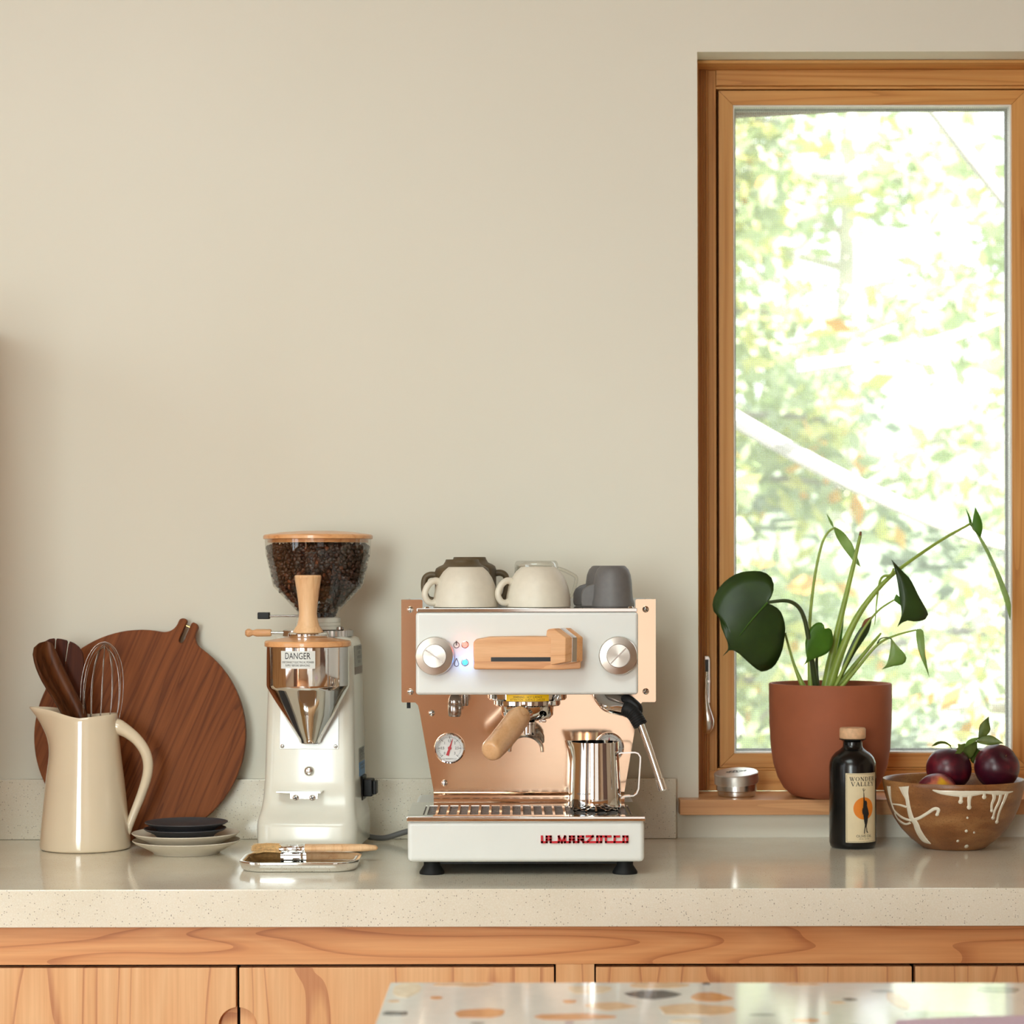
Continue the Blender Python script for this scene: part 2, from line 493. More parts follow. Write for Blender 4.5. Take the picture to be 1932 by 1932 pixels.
# brushed knob steel
m, nt, b = new_mat('spun_steel'); M['spun'] = m
b.inputs['Base Color'].default_value = (0.60, 0.56, 0.51, 1); b.inputs['Metallic'].default_value = 1; b.inputs['Roughness'].default_value = 0.32
b.inputs['Anisotropic'].default_value = 0.55
tg = nt.nodes.new('ShaderNodeTangent'); tg.direction_type = 'RADIAL'; tg.axis = 'Y'; nt.links.new(tg.outputs[0], b.inputs['Tangent'])


def leaf_mat(name, c1, c2, rough=0.35, trans=0.35, scale=22):
    m, nt, b = new_mat(name)
    c = ramp(nt, noise(nt, coords(nt, (1, 1, 1), True), scale, 3), [(0.35, c1), (0.7, c2)])
    nt.links.new(c, b.inputs['Base Color']); b.inputs['Roughness'].default_value = rough
    t = nt.nodes.new('ShaderNodeBsdfTranslucent')
    nt.links.new(mix(nt, 0.5, c, rgb(150, 190, 60)), t.inputs[0])
    ms = nt.nodes.new('ShaderNodeMixShader'); ms.inputs[0].default_value = trans
    nt.links.new(b.outputs[0], ms.inputs[1]); nt.links.new(t.outputs[0], ms.inputs[2])
    nt.links.new(ms.outputs[0], nt.nodes['Material Output'].inputs[0])
    return m


M['leaf_dark'] = leaf_mat('leaf_deep_green', rgb(34, 56, 16), rgb(48, 74, 22), 0.42, 0.10)
M['leaf_mid'] = leaf_mat('leaf_green', rgb(72, 116, 34), rgb(98, 144, 48), 0.35, 0.45)
M['leaf_pale'] = leaf_mat('leaf_pale_green', rgb(138, 170, 88), rgb(190, 208, 150), 0.35, 0.45)
M['stem_green'] = pbr('stem_green', rgb(146, 170, 72), 0.4, var=0.15, vscale=30)
M['stem_dark'] = pbr('stem_dark', rgb(58, 72, 36), 0.4, var=0.12, vscale=30)
M['dry_tip'] = pbr('dried_tip', rgb(120, 74, 44), 0.7, var=0.2, vscale=90)
M['fruit_leaf'] = leaf_mat('fruit_leaf', rgb(86, 104, 42), rgb(120, 132, 64), 0.45, 0.25, 60)
M['twig'] = pbr('twig', rgb(92, 66, 44), 0.7, var=0.2)
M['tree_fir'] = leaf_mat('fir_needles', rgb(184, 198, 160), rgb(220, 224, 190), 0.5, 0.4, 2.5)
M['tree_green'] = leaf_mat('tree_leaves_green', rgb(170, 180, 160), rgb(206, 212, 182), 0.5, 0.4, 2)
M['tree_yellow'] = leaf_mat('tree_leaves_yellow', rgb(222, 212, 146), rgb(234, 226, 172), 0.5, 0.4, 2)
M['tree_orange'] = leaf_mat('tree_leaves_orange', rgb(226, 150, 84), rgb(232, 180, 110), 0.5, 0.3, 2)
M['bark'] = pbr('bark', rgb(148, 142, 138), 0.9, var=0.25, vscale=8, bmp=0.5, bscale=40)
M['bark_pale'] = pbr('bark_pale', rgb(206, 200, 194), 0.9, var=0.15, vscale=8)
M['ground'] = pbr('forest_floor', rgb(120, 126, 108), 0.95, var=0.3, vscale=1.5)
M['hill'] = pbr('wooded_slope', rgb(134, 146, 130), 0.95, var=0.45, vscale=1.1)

# plum skin: purple-black, red and yellow patches with bloom
m, nt, b = new_mat('plum_skin'); M['plum'] = m
v = coords(nt, (1, 1, 1), True)
c = ramp(nt, noise(nt, v, 24, 4), [(0.28, rgb(38, 10, 24)), (0.5, rgb(70, 16, 32)), (0.66, rgb(118, 24, 38)), (0.8, rgb(150, 60, 70))])
nt.links.new(c, b.inputs['Base Color']); b.inputs['Roughness'].default_value = 0.33
m, nt, b = new_mat('plum_skin_ripe'); M['plum_yellow'] = m
sx = nt.nodes.new('ShaderNodeSeparateXYZ'); vv = coords(nt, (1, 1, 1)); nt.links.new(vv, sx.inputs[0])
t = math_n(nt, 'ADD', math_n(nt, 'ADD', math_n(nt, 'MULTIPLY', sx.outputs[1], -9.0), math_n(nt, 'MULTIPLY', math_n(nt, 'ABSOLUTE', math_n(nt, 'SUBTRACT', sx.outputs[0], 0.004)), -11.0)), math_n(nt, 'ADD', math_n(nt, 'MULTIPLY', sx.outputs[2], -7.0), math_n(nt, 'MULTIPLY', noise(nt, vv, 60, 4), 0.55)))
c = ramp(nt, t, [(0.06, rgb(96, 26, 40)), (0.22, rgb(186, 96, 76)), (0.34, rgb(208, 150, 50)), (0.46, rgb(224, 176, 30))])
nt.links.new(c, b.inputs['Base Color']); b.inputs['Roughness'].default_value = 0.35

# brown speckled stoneware bowl
m, nt, b = new_mat('bowl_glaze'); M['bowl'] = m
v = coords(nt, (1, 1, 1))
c = ramp(nt, noise(nt, coords(nt, (1, 1, 2.6)), 14, 4), [(0.3, rgb(112, 68, 34)), (0.5, rgb(136, 86, 46)), (0.7, rgb(164, 116, 70))])
c = mix(nt, ramp(nt, noise(nt, v, 480, 2), [(0.3, (0.6, 0.6, 0.6, 1)), (0.45, (0, 0, 0, 1))]), c, rgb(86, 52, 28))
nt.links.new(c, b.inputs['Base Color']); b.inputs['Roughness'].default_value = 0.38
bump(nt, b, noise(nt, coords(nt, (20, 20, 900)), 1.0, 2), 0.12, 0.0006)
M['glaze_white'] = pbr('white_glaze', rgb(226, 216, 196), 0.25, var=0.04, vscale=90, coat=0.3)

# coffee beans
m, nt, b = new_mat('roasted_beans'); M['beans'] = m
g = nt.nodes.new('ShaderNodeNewGeometry')
nt.links.new(ramp(nt, g.outputs['Random Per Island'], [(0.0, rgb(40, 22, 15)), (0.6, rgb(56, 31, 20)), (0.96, rgb(72, 40, 26)), (1.0, rgb(128, 70, 40))]), b.inputs['Base Color'])
b.inputs['Roughness'].default_value = 0.38


# ================================================================== the room
ZC = 0.915                                    # worktop height
YW, YB, YF = 4.03, 4.01, 3.39                 # wall face, upstand face, worktop front edge
OX0, OX1, OZ0, OZ1 = 0.318, 0.955, 0.957, 2.257   # window opening


def structure(mb, name, mat, **k):
    o = mb.build(name, mat, None, **k); o['kind'] = 'structure'; return o


structure(MB().box(-2.6, 2.6, -2.6, 4.2, -0.05, 0.0), 'floor', M['floor_wood'])
structure(MB().box(-2.72, 2.72, -2.72, 4.6, 2.75, 2.85), 'ceiling', M['ceiling'])
w = MB()
w.box(-2.6, OX0, YW, 4.24, 0, 2.75).box(OX1, 2.6, YW, 4.24, 0, 2.75)
w.box(OX0, OX1, YW, 4.24, 0, OZ0).box(OX0, OX1, YW, 4.24, OZ1, 2.75)
structure(w, 'wall_back', M['wall'], smooth=0)
w = MB()
w.box(-2.72, -2.6, -2.72, 0.9, 0, 2.75).box(-2.72, -2.6, 2.6, 4.24, 0, 2.75).box(-2.72, -2.6, 0.9, 2.6, 0, 0.75).box(-2.72, -2.6, 0.9, 2.6, 2.75 - 0.001, 2.75)
structure(w, 'wall_left', M['room_wall'], smooth=0)
structure(MB().box(-2.599, -2.56, -1.6, 0.4, 0.0, 2.1), 'dark_reflection_slab_1', M['dark_wood'])  # unseen dark slab, added so the chrome has something dark to mirror
structure(MB().box(2.56, 2.599, 0.2, 1.9, 0.0, 2.1), 'dark_reflection_slab_2', M['dark_wood'])  # its counterpart on the right, likewise added for dark reflections
structure(MB().box(2.6, 2.72, -2.72, 4.24, 0, 2.75), 'wall_right', M['room_wall'])
w = MB()
w.box(-2.6, -2.2, -2.72, -2.6, 0, 2.75).box(-0.9, -0.05, -2.72, -2.6, 0, 2.75).box(1.70, 2.6, -2.72, -2.6, 0, 2.75).box(-0.05, 1.70, -2.72, -2.6, 2.4, 2.75)
w.box(-2.2, -0.9, -2.72, -2.6, 0, 0.75).box(-0.05, 1.70, -2.72, -2.6, 0, 0.1)
structure(w, 'wall_rear', M['room_wall'], smooth=0)

# ---- window
win = thing('window_1', (0.63, 4.15, OZ0), 'wooden casement window with an insect screen looking out on trees', None, kind='structure')


def wpart(name, mat, x0, x1, y0, y1, z0, z1, bev=0.0015):
    return MB().box(x0, x1, y0, y1, z0, z1).build(name, mat, win, world=True, bevel=bev)


wl, wr = OX0, OX1
zs = 0.9831
# liner boards inside the opening
wpart('head_liner', M['window_h'], wl + 0.0005, wr - 0.0005, 4.093, 4.16, OZ1 - 0.006, OZ1 - 0.0005)
wpart('jamb_liner', M['window_v'], wl + 0.0005, wl + 0.007, 4.093, 4.16, zs, OZ1 - 0.006)
wpart('jamb_liner', M['window_v'], wr - 0.007, wr - 0.0005, 4.093, 4.16, zs, OZ1 - 0.006)
# fixed frame, in two steps, with a groove beside the sash
SX0, SX1, SZ0, SZ1 = 0.3656, wr - 0.0476, 1.0227, 2.2165      # sash outline
wpart('frame_jamb', M['window_v'], wl + 0.001, 0.346, 4.146, 4.21, zs, OZ1 - 0.006)
for xb in (0.3335, 0.3375, 0.3415):
    wpart('jamb_bead', M['window_v'], xb, xb + 0.0022, 4.1435, 4.1465, zs + 0.001, OZ1 - 0.007, 0.0007)
wpart('frame_stop', M['window_v'], 0.346, 0.3605, 4.152, 4.21, zs + 0.03, OZ1 - 0.006)
wpart('frame_jamb', M['window_v'], wr - 0.028, wr - 0.001, 4.146, 4.21, zs, OZ1 - 0.006)
wpart('frame_stop', M['window_v'], wr - 0.0425, wr - 0.028, 4.152, 4.21, zs + 0.03, OZ1 - 0.006)
wpart('frame_head', M['window_h'], 0.3605, wr - 0.0425, 4.148, 4.21, 2.2235, OZ1 - 0.006)
wpart('frame_head_bead', M['window_h'], 0.3605, wr - 0.0425, 4.155, 4.21, 2.2185, 2.2235)
wpart('frame_bottom', M['window_h'], 0.346, wr - 0.028, 4.148, 4.21, zs, 1.0185)
wpart('frame_bottom_bead', M['window_h'], 0.3605, wr - 0.0425, 4.152, 4.21, 1.0185, 1.0225)
# sash: two stiles and two rails, mitred
t = 0.0255


def mitre(name, mat, pts):
    return MB().prism(pts, 4.157, 4.196).build(name, mat, win, world=True, bevel=0.0012)


mitre('sash_stile', M['window_v'], [(SX0, SZ0), (SX0 + t, SZ0 + t), (SX0 + t, SZ1 - t), (SX0, SZ1)])
mitre('sash_stile', M['window_v'], [(SX1, SZ1), (SX1 - t, SZ1 - t), (SX1 - t, SZ0 + t), (SX1, SZ0)])
mitre('sash_rail', M['window_h'], [(SX0, SZ1), (SX0 + t, SZ1 - t), (SX1 - t, SZ1 - t), (SX1, SZ1)])
mitre('sash_rail', M['window_h'], [(SX1, SZ0), (SX1 - t, SZ0 + t), (SX0 + t, SZ0 + t), (SX0, SZ0)])
gx0, gx1, gz0, gz1 = SX0 + t, SX1 - t, SZ0 + t, SZ1 - t


def ring_frame(x0, x1, z0, z1, w_, y0, y1):
    return MB().box(x0, x0 + w_, y0, y1, z0, z1).box(x1 - w_, x1, y0, y1, z0, z1).box(x0 + w_, x1 - w_, y0, y1, z0, z0 + w_).box(x0 + w_, x1 - w_, y0, y1, z1 - w_, z1)


ring_frame(0.346, wr - 0.028, zs + 0.02, 2.240, 0.034, 4.1965, 4.2095).build('frame_backing', M['window_v'], win, world=True)
ring_frame(gx0, gx1, gz0, gz1, 0.0025, 4.160, 4.19).build('gasket', M['gasket'], win, world=True)
ring_frame(gx0 + 0.0025, gx1 - 0.0025, gz0 + 0.0025, gz1 - 0.0025, 0.004, 4.182, 4.19).build('spacer', M['gasket_dark'], win, world=True)
wpart('pane', M['pane'], gx0 + 0.001, gx1 - 0.001, 4.176, 4.180, gz0 + 0.001, gz1 - 0.001, 0)
MB().add([(gx0, 4.166, gz0), (gx1, 4.166, gz0), (gx1, 4.166, gz1), (gx0, 4.166, gz1)], [(0, 1, 2, 3)]).build('insect_screen', M['screen'], win, world=True)
# sill board with a horn over the wall
s = MB()
s.box(0.2833, wr + 0.04, 3.99, YW - 0.0005, OZ0, zs)
s.build('window_sill', M['sill'], win, world=True, bevel=0.0015)
MB().box(wl + 0.001, wr - 0.001, YW - 0.0005, 4.146, OZ0 + 0.0005, zs - 0.0002).build('window_sill', M['sill'], win, world=True)
# latch on the left jamb
la = MB().prism([(XA(1328.5, 4.14), ZA(1327, 4.14)), (XA(1328.5, 4.14), ZA(1238, 4.14)), (XA(1337, 4.14), ZA(1238, 4.14)), (XA(1340, 4.14), ZA(1243, 4.14)), (XA(1340, 4.14), ZA(1327, 4.14))], 4.138, 4.1465)
la = la.build('latch', M['satin'], win, world=True, bevel=0.0015)
MB().box(XA(1330, 4.137), XA(1336.5, 4.137), 4.1372, 4.139, ZA(1318, 4.137), ZA(1245, 4.137)).build('latch_slot', M['blackhole'], la, world=True)
hp = [P(1333, 1268, 4.134), P(1332, 1300, 4.128), P(1332.5, 1325, 4.124), P(1335, 1345, 4.121), P(1337.5, 1362, 4.121), P(1336, 1377, 4.126), P(1331, 1384, 4.130)]
hp = smooth_path(hp, 5)
MB().tube(hp, lerp_list([0.0022, 0.0028, 0.0035, 0.0062, 0.0085, 0.0072, 0.0035], len(hp)), 12, flat=0.5).build('latch_handle', M['satin'], la, world=True)
MB().box(XA(1333, 4.138), XA(1339, 4.138), 4.134, 4.139, ZA(1288, 4.137), ZA(1284, 4.137)).build('latch_pin', M['satin'], la, world=True)

# other windows of the room: wooden frames around the openings in the left and rear walls
for nm, (cx, cy), horiz, half in (('window_2', (-2.6, 1.75), False, 0.85), ('window_3', (-1.55, -2.6), True, 0.65)):
    fr = MB()
    for a0, a1, z0, z1 in ((-half, -half + 0.06, 0.75, 2.75), (half - 0.06, half, 0.75, 2.75), (-0.025, 0.025, 0.81, 2.69), (-half + 0.06, half - 0.06, 0.75, 0.81), (-half + 0.06, half - 0.06, 2.69, 2.75)):
        if horiz: fr.box(cx + a0, cx + a1, cy - 0.06, cy + 0.06, z0, z1)
        else: fr.box(cx - 0.06, cx + 0.06, cy + a0, cy + a1, z0, z1)
    structure(fr, nm, M['window_v'])

fr = MB()
for a0, a1, z0, z1 in ((-0.05, 0.02, 0.1, 2.4), (1.63, 1.70, 0.1, 2.4), (0.02, 1.63, 0.1, 0.17), (0.02, 1.63, 2.33, 2.4), (0.80, 0.85, 0.17, 2.33)):
    fr.box(a0, a1, -2.66, -2.54, z0, z1)
structure(fr, 'window_4', M['window_v'])
structure(MB().box(-0.09, 1.74, -2.735, -2.725, 0.06, 2.44), 'sky_blocker', M['ceiling'])     # added opaque board, out of view, blocking the sky behind this opening

# ---- worktop and upstand
ct = MB().box(-0.884, 1.9, YF, YW - 0.001, ZC - 0.0548, ZC).build('countertop', M['quartz'], bevel=0.0016)
tag(ct, 'long speckled beige quartz countertop with a thick front edge', 'countertop')
bs = MB().box(-0.884, XA(1275, YB), YB, YW - 0.001, ZC + 0.0003, ZC + 0.102).build('backsplash', M['quartz'], bevel=0.0012)
tag(bs, 'low speckled quartz upstand along the wall behind the coffee machine', 'backsplash')

# ---- base cabinet run
YC = 3.41
cab = thing('base_cabinet', (0.1, 3.7, 0.0), 'cherry wood base cabinet with plain doors under the quartz countertop', 'cabinet')


def cz(py): return ZA(py, YC)
def cxx(px): return XA(px, YC)


zr0, zd1 = cz(1819), cz(1825)
MB().box(-0.882, 1.895, 3.445, 4.02, 0.10, ZC - 0.0555).build('carcass', M['blackhole'], cab, world=True)
MB().box(-0.882, 1.895, 3.48, 3.9, 0.0, 0.10).build('plinth', M['cherry_h'], cab, world=True)
MB().box(-0.882, 1.895, YC - 0.001, 3.446, zr0, ZC - 0.0556).build('top_rail', M['cherry_h'], cab, world=True, bevel=0.0008)
stx0, stx1 = cxx(1047.5), cxx(1120)
MB().box(stx0, stx1, YC, 3.446, 0.10, zr0 + 0.0005).build('stile', M['cherry'], cab, world=True, bevel=0.0006)
rad = 36.0 / F * YC
hz = cz(1936)


def arc(cx, sgn):
    """half-round finger notch at a door's edge"""
    return [(cx + sgn * rad * math.sin(R(a)), hz + rad * math.cos(R(a))) for a in range(0, 181, 12)]


def door(x0, x1, notch=None, gx=0.0):
    if notch == 'R':
        pts = [(x0, 0.105), (x0, zd1), (x1, zd1)] + [(max(min(x, x1), x0), z) for x, z in arc(x1 + 0.002, -1)] + [(x1, 0.105)]
    elif notch == 'L':
        pts = [(x1, zd1), (x1, 0.105), (x0, 0.105)] + [(x, z) for x, z in reversed(arc(x0 - 0.002, 1))] + [(x0, zd1)]
    else: pts = [(x0, 0.105), (x0, zd1), (x1, zd1), (x1, 0.105)]
    # keep the notch points on the door's own side of its edge
    pts = [(min(max(x, x0), x1), z) for x, z in pts]
    d = MB().prism(pts, YC, YC + 0.021).build('door', M['cherry'], cab, world=True, bevel=0.0010, smooth=30)
    if notch:
        xa, xb = (x1 - rad - 0.004, x1) if notch == 'R' else (x0, x0 + rad + 0.004)
        MB().box(xa, xb, YC + 0.0125, YC + 0.0208, hz - rad - 0.004, hz + rad + 0.004).build('finger_recess', M['walnut'] if False else M['cherry'], d, world=True)
    return d


door(cxx(-150), cxx(444), 'R')
door(cxx(450), cxx(1044), 'L')
door(cxx(1123), cxx(1719))
door(cxx(1726), cxx(2320))
door(cxx(2327), 1.893)

# ---- tall larder cabinet at the end of the run, just out of view
lc = thing('larder_cabinet', (-1.25, 3.7, 0), 'tall cherry wood larder cabinet at the left end of the countertop', 'cabinet')
MB().box(-1.60, -0.885, 3.40, 4.028, 0.08, 1.78).build('carcass', M['cherry'], lc, world=True, bevel=0.002)
MB().box(-1.595, -1.245, 3.378, 3.399, 0.085, 1.775).build('door', M['cherry'], lc, world=True, bevel=0.001)
MB().box(-1.241, -0.889, 3.378, 3.399, 0.085, 1.775).build('door', M['cherry'], lc, world=True, bevel=0.001)
MB().box(-1.58, -0.92, 3.46, 4.0, 0.0, 0.08).build('plinth', M['cherry_h'], lc, world=True)

# ---- the terrazzo island in the foreground
isl_rz = -0.0125
icx, icy = XA(735, 2.63), 2.63        # far left corner of the top
isl = thing('kitchen_island', (icx + 0.9, icy - 0.45, 0.0), 'kitchen island with a polished white terrazzo top in the foreground', 'island')
IM = Matrix.Translation((icx, icy, 0)) @ Matrix.Rotation(isl_rz, 4, 'Z')
MB().box(0, 1.9, -0.95, 0, ZC - 0.02, ZC, M=IM).build('terrazzo_top', M['terrazzo'], isl, world=True, bevel=0.0012)
MB().box(0.04, 1.86, -0.91, -0.04, 0.10, ZC - 0.0201, M=IM).build('body', M['cherry'], isl, world=True, bevel=0.002)
MB().box(0.10, 1.80, -0.86, -0.09, 0.0, 0.10, M=IM).build('plinth', M['cherry_h'], isl, world=True)


def PL(px, py):
    Y = (CZ - ZC) * F / (py - HY)
    return Vector((XA(px, Y), Y, ZC))


def chip_from_pts(pts3, col):
    n = len(pts3)
    vs = [(p.x, p.y, ZC + 0.00025) for p in pts3] + [(p.x, p.y, ZC - 0.002) for p in pts3]
    fs = [tuple(range(n))] + [(k, (k + 1) % n, (k + 1) % n + n, k + n) for k in range(n)]
    return MB().add(vs, fs).build('stone_chip', M['chip_' + col], isl, world=True, smooth=0)


rc = random.Random(11)


def blob(cx, cy, hx, hy, n=11, jag=0.28):
    ph = rc.random() * 6.28
    return [Vector((cx + hx * math.cos(a) * k, cy + hy * math.sin(a) * k, 0)) for a, k in
            ((2 * PI * i / n + ph * 0.1, 1 + rc.uniform(-jag, jag * 0.4)) for i in range(n))]


seen = [(70, 165, 52, 96, 'pale'), (190, 375, 52, 66, 'tan'), (185, 228, 92, 102, 'orange'), (58, 100, 103, 111, 'tan'), (45, 125, 135, 150, 'slate'),
        (240, 415, 128, 158, 'orange'), (470, 735, 143, 163, 'orange'), (580, 730, 60, 88, 'pale'), (760, 930, 75, 102, 'slate'), (575, 620, 103, 114, 'orange'),
        (635, 790, 110, 136, 'tan'), (750, 955, 53, 72, 'tan'), (950, 1075, 83, 113, 'orange'), (850, 1080, 114, 152, 'tan'), (985, 1010, 54, 61, 'slate'),
        (1480, 1550, 76, 84, 'grey'), (1395, 1440, 100, 108, 'slate'), (1360, 1410, 110, 116, 'tan'), (1530, 1585, 84, 134, 'tan'), (1560, 1790, 136, 165, 'sage'),
        (1780, 1932, 66, 86, 'grey'), (1220, 1340, 56, 63, 'tan'), (1120, 1205, 145, 153, 'grey'), (1335, 1360, 142, 147, 'tan'), (1900, 1932, 152, 158, 'orange'),
        (580, 610, 168, 175, 'mauve'), (300, 350, 168, 178, 'grey'), (1250, 1330, 160, 172, 'orange'), (890, 990, 160, 174, 'pale')]
placed = []
for x0, x1, y0, y1, c in seen:
    q = PL(690 + (x0 + x1) / 2 / 1.5556, 1820 + (y0 + y1) / 2 / 1.5556)
    a = PL(690 + x1 / 1.5556, 1820 + (y0 + y1) / 2 / 1.5556); bq = PL(690 + (x0 + x1) / 2 / 1.5556, 1820 + y0 / 1.5556)
    hx, hy = a.x - q.x, bq.y - q.y
    chip_from_pts(blob(q.x, q.y, hx, max(hy, 0.003), jag=0.22), c); placed.append((q.x, q.y, max(hx, hy)))
tries = 0
while len(placed) < 110 and tries < 900:
    tries += 1
    lx, ly = rc.uniform(0.05, 1.85), rc.uniform(-0.90, -0.14)
    w3 = IM @ Vector((lx, ly, 0)); hx = rc.uniform(0.012, 0.05); hy = hx * rc.uniform(0.4, 0.9)
    if all(math.hypot(w3.x - a, w3.y - b_) > hx + r_ for a, b_, r_ in placed):
        chip_from_pts(blob(w3.x, w3.y, hx, hy), rc.choice(['tan', 'orange', 'pale', 'slate', 'grey', 'tan', 'orange', 'pale', 'sage'])); placed.append((w3.x, w3.y, hx))

# something mauve lying on the island, only its far edge in view
cq = [PL(1690, 1934), PL(1800, 1928), PL(1990, 1924), PL(2060, 2000), PL(1640, 2010)]
n = len(cq)
cl = MB().add([(p.x, p.y, ZC + 0.0045) for p in cq] + [(p.x, p.y, ZC + 0.0005) for p in cq],
              [tuple(range(n)), tuple(reversed(range(n, 2 * n)))] + [(k, (k + 1) % n, (k + 1) % n + n, k + n) for k in range(n)]).build('folded_cloth', M['mauve_cloth'], bevel=0.0015)
tag(cl, 'flat mauve cloth on the terrazzo island, cut by the bottom right edge', 'cloth')

# ================================================================== outside the window
structure(MB().box(-12, 16, 4.3, 60, -0.6, -0.5), 'ground', M['ground'])
sl = MB()
nx, nz = 24, 12
g = [[(-8 + 24 * i / nx, 13 + 3.0 * j / nz + rc.uniform(-0.4, 0.4), -0.6 + 3.0 * j / nz + rc.uniform(-0.3, 0.3)) for i in range(nx + 1)] for j in range(nz + 1)]
sl.add([p for r_ in g for p in r_], [(j * (nx + 1) + i, j * (nx + 1) + i + 1, (j + 1) * (nx + 1) + i + 1, (j + 1) * (nx + 1) + i) for j in range(nz) for i in range(nx)])
structure(sl, 'hillside', M['hill'], smooth=180)
# eave board seen through the top of the pane
ev = MB().box(-0.6, 1.6, 4.62, 4.65, 0, 0.12, M=Matrix.Translation((0.45, 0, ZA(218, 4.62))) @ Matrix.Rotation(R(-3.0), 4, 'Y'))
structure(ev, 'trim_1', M['twig'])


def leaves(mb, pts, size, rnd, droop=0.0, aspect=0.45):
    for p in pts:
        d = Vector((rnd.gauss(0, 1), rnd.gauss(0, 1), rnd.gauss(0, 0.8) - droop)).normalized()
        u = d.orthogonal().normalized(); u = (u * math.cos(a := rnd.random() * 6.28) + d.cross(u) * math.sin(a))
        s_ = size * rnd.uniform(0.6, 1.4)
        mb.add([p, p + d * s_ * 0.5 + u * s_ * aspect * 0.5, p + d * s_, p + d * s_ * 0.5 - u * s_ * aspect * 0.5], [(0, 1, 2, 3)])


def tree(name, loc, label, h, spread, zlo, n_br, n_leaf, size, mats, droop, seed, bark='bark', up=0.1, group='trees outside the window'):
    rnd = random.Random(seed)
    t_ = thing(name, loc, label, 'tree', group=group)
    lo = Vector((0, 0, 0))
    tp_ = smooth_path([(0, 0, 0), (rnd.uniform(-.1, .1), rnd.uniform(-.1, .1), h * 0.4), (rnd.uniform(-.2, .2), rnd.uniform(-.2, .2), h)], 6)
    MB().tube(tp_, lerp_list([0.11, 0.03], len(tp_)), 9).build('trunk', M[bark], t_)
    mbs = [MB() for _ in mats]
    for k in range(n_br):
        z = zlo + (h - zlo) * (k + rnd.random()) / n_br
        a = rnd.uniform(0, 2 * PI); L = spread * (1.15 - 0.8 * (z - zlo) / (h - zlo)) * rnd.uniform(0.7, 1.1)
        base = Vector((0, 0, z)); d = Vector((math.cos(a), math.sin(a), 0))
        pth = smooth_path([base, base + d * L * 0.4 + Vector((0, 0, up * L)), base + d * L * 0.8 + Vector((0, 0, (up * 1.2 - droop * 0.5) * L)), base + d * L + Vector((rnd.uniform(-.1, .1), rnd.uniform(-.1, .1), (up - droop) * L))], 4)
        if k < 26: MB().tube(pth, lerp_list([0.03, 0.006], len(pth)), 6).build('branch', M[bark], t_)
        per = n_leaf // n_br
        for mb, share in zip(mbs, mats):
            q = []
            for _ in range(int(per * share[1])):
                p = pth[rnd.randint(3, len(pth) - 1)]
                q.append(p + Vector((rnd.gauss(0, 0.10), rnd.gauss(0, 0.10), rnd.gauss(-0.04, 0.09))) * (1 + spread * 0.25))
            leaves(mb, q, size, rnd, droop * 1.5)
    for mb, share in zip(mbs, mats):
        if mb.v: tag(mb.build('foliage', M[share[0]], t_, smooth=0), kind='stuff')
    return t_


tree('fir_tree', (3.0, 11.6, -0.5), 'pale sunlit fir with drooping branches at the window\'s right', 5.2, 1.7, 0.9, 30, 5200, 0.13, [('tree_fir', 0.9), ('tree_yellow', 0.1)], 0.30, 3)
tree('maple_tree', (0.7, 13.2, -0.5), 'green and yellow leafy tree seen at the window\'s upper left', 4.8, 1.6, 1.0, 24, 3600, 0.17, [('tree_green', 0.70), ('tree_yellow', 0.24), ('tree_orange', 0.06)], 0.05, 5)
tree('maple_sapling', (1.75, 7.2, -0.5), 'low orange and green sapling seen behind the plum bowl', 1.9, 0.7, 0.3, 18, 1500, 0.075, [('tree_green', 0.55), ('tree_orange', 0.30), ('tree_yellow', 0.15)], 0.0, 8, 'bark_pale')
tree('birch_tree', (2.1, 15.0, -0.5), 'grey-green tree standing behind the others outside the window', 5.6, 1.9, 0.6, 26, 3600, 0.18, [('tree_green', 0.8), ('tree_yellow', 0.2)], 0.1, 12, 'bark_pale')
# bare sunlit limbs crossing the view
for pts, r_, lab in (([(0.55, 6.4, 3.3), (1.0, 6.5, 2.85), (1.5, 6.8, 2.35), (2.1, 7.0, 1.9)], 0.028, 'bare pale limb slanting across the top left of the window view'),
                     ([(0.4, 6.6, 1.92), (0.95, 6.5, 1.60), (1.45, 6.6, 1.42), (2.2, 7.0, 1.35)], 0.026, 'grey bare limb crossing the left side of the window view at mid-height'),
                     ([(0.75, 6.2, 1.90), (1.15, 6.3, 1.98), (1.7, 6.6, 2.2), (2.5, 7.2, 2.5)], 0.018, 'thin white limb rising to the right across the middle of the window view')):
    pts = smooth_path(pts, 5)
    tag(MB().tube(pts, lerp_list([r_, r_ * 0.6], len(pts)), 8).build('tree_branch', M['bark_pale']), lab, 'branch', 'bare limbs outside the window')


# ================================================================== espresso machine
YM, YP, YU = 3.53, 3.744, 3.60                 # base front, copper sheet, upper front panel
mach = thing('espresso_machine', (0.022, 3.72, ZC), 'white and copper espresso machine with wooden paddle and red lettering', 'coffee machine')


def mp(mb, name, mat, parent=None, **k):
    return mb.build(name, M[mat], parent or mach, world=True, **k)


zb0, zb1 = ZA(1627, YM), ZA(1549, YM)
ztray = ZA(1540, YM)
base = mp(MB().box(XA(768, YM), XA(1215, YM), YM, 3.945, zb0, zb1), 'base_housing', 'white', bevel=0.007, bseg=3)
mp(MB().box(XA(800, YM), XA(1185, YM), YM + 0.03, 3.93, zb0 - 0.006, zb0 + 0.001), 'underside', 'black')
for px in (814, 1178):
    for Y in (3.56, 3.90):
        x = XA(px, 3.56)
        mp(MB().lathe([(0, ZC), (0.0188, ZC), (0.019, ZC + 0.003), (0.0125, ZC + 0.013), (0.0125, zb0 + 0.001), (0, zb0 + 0.001)], 24, c=(x, Y)), 'foot', 'rubber')
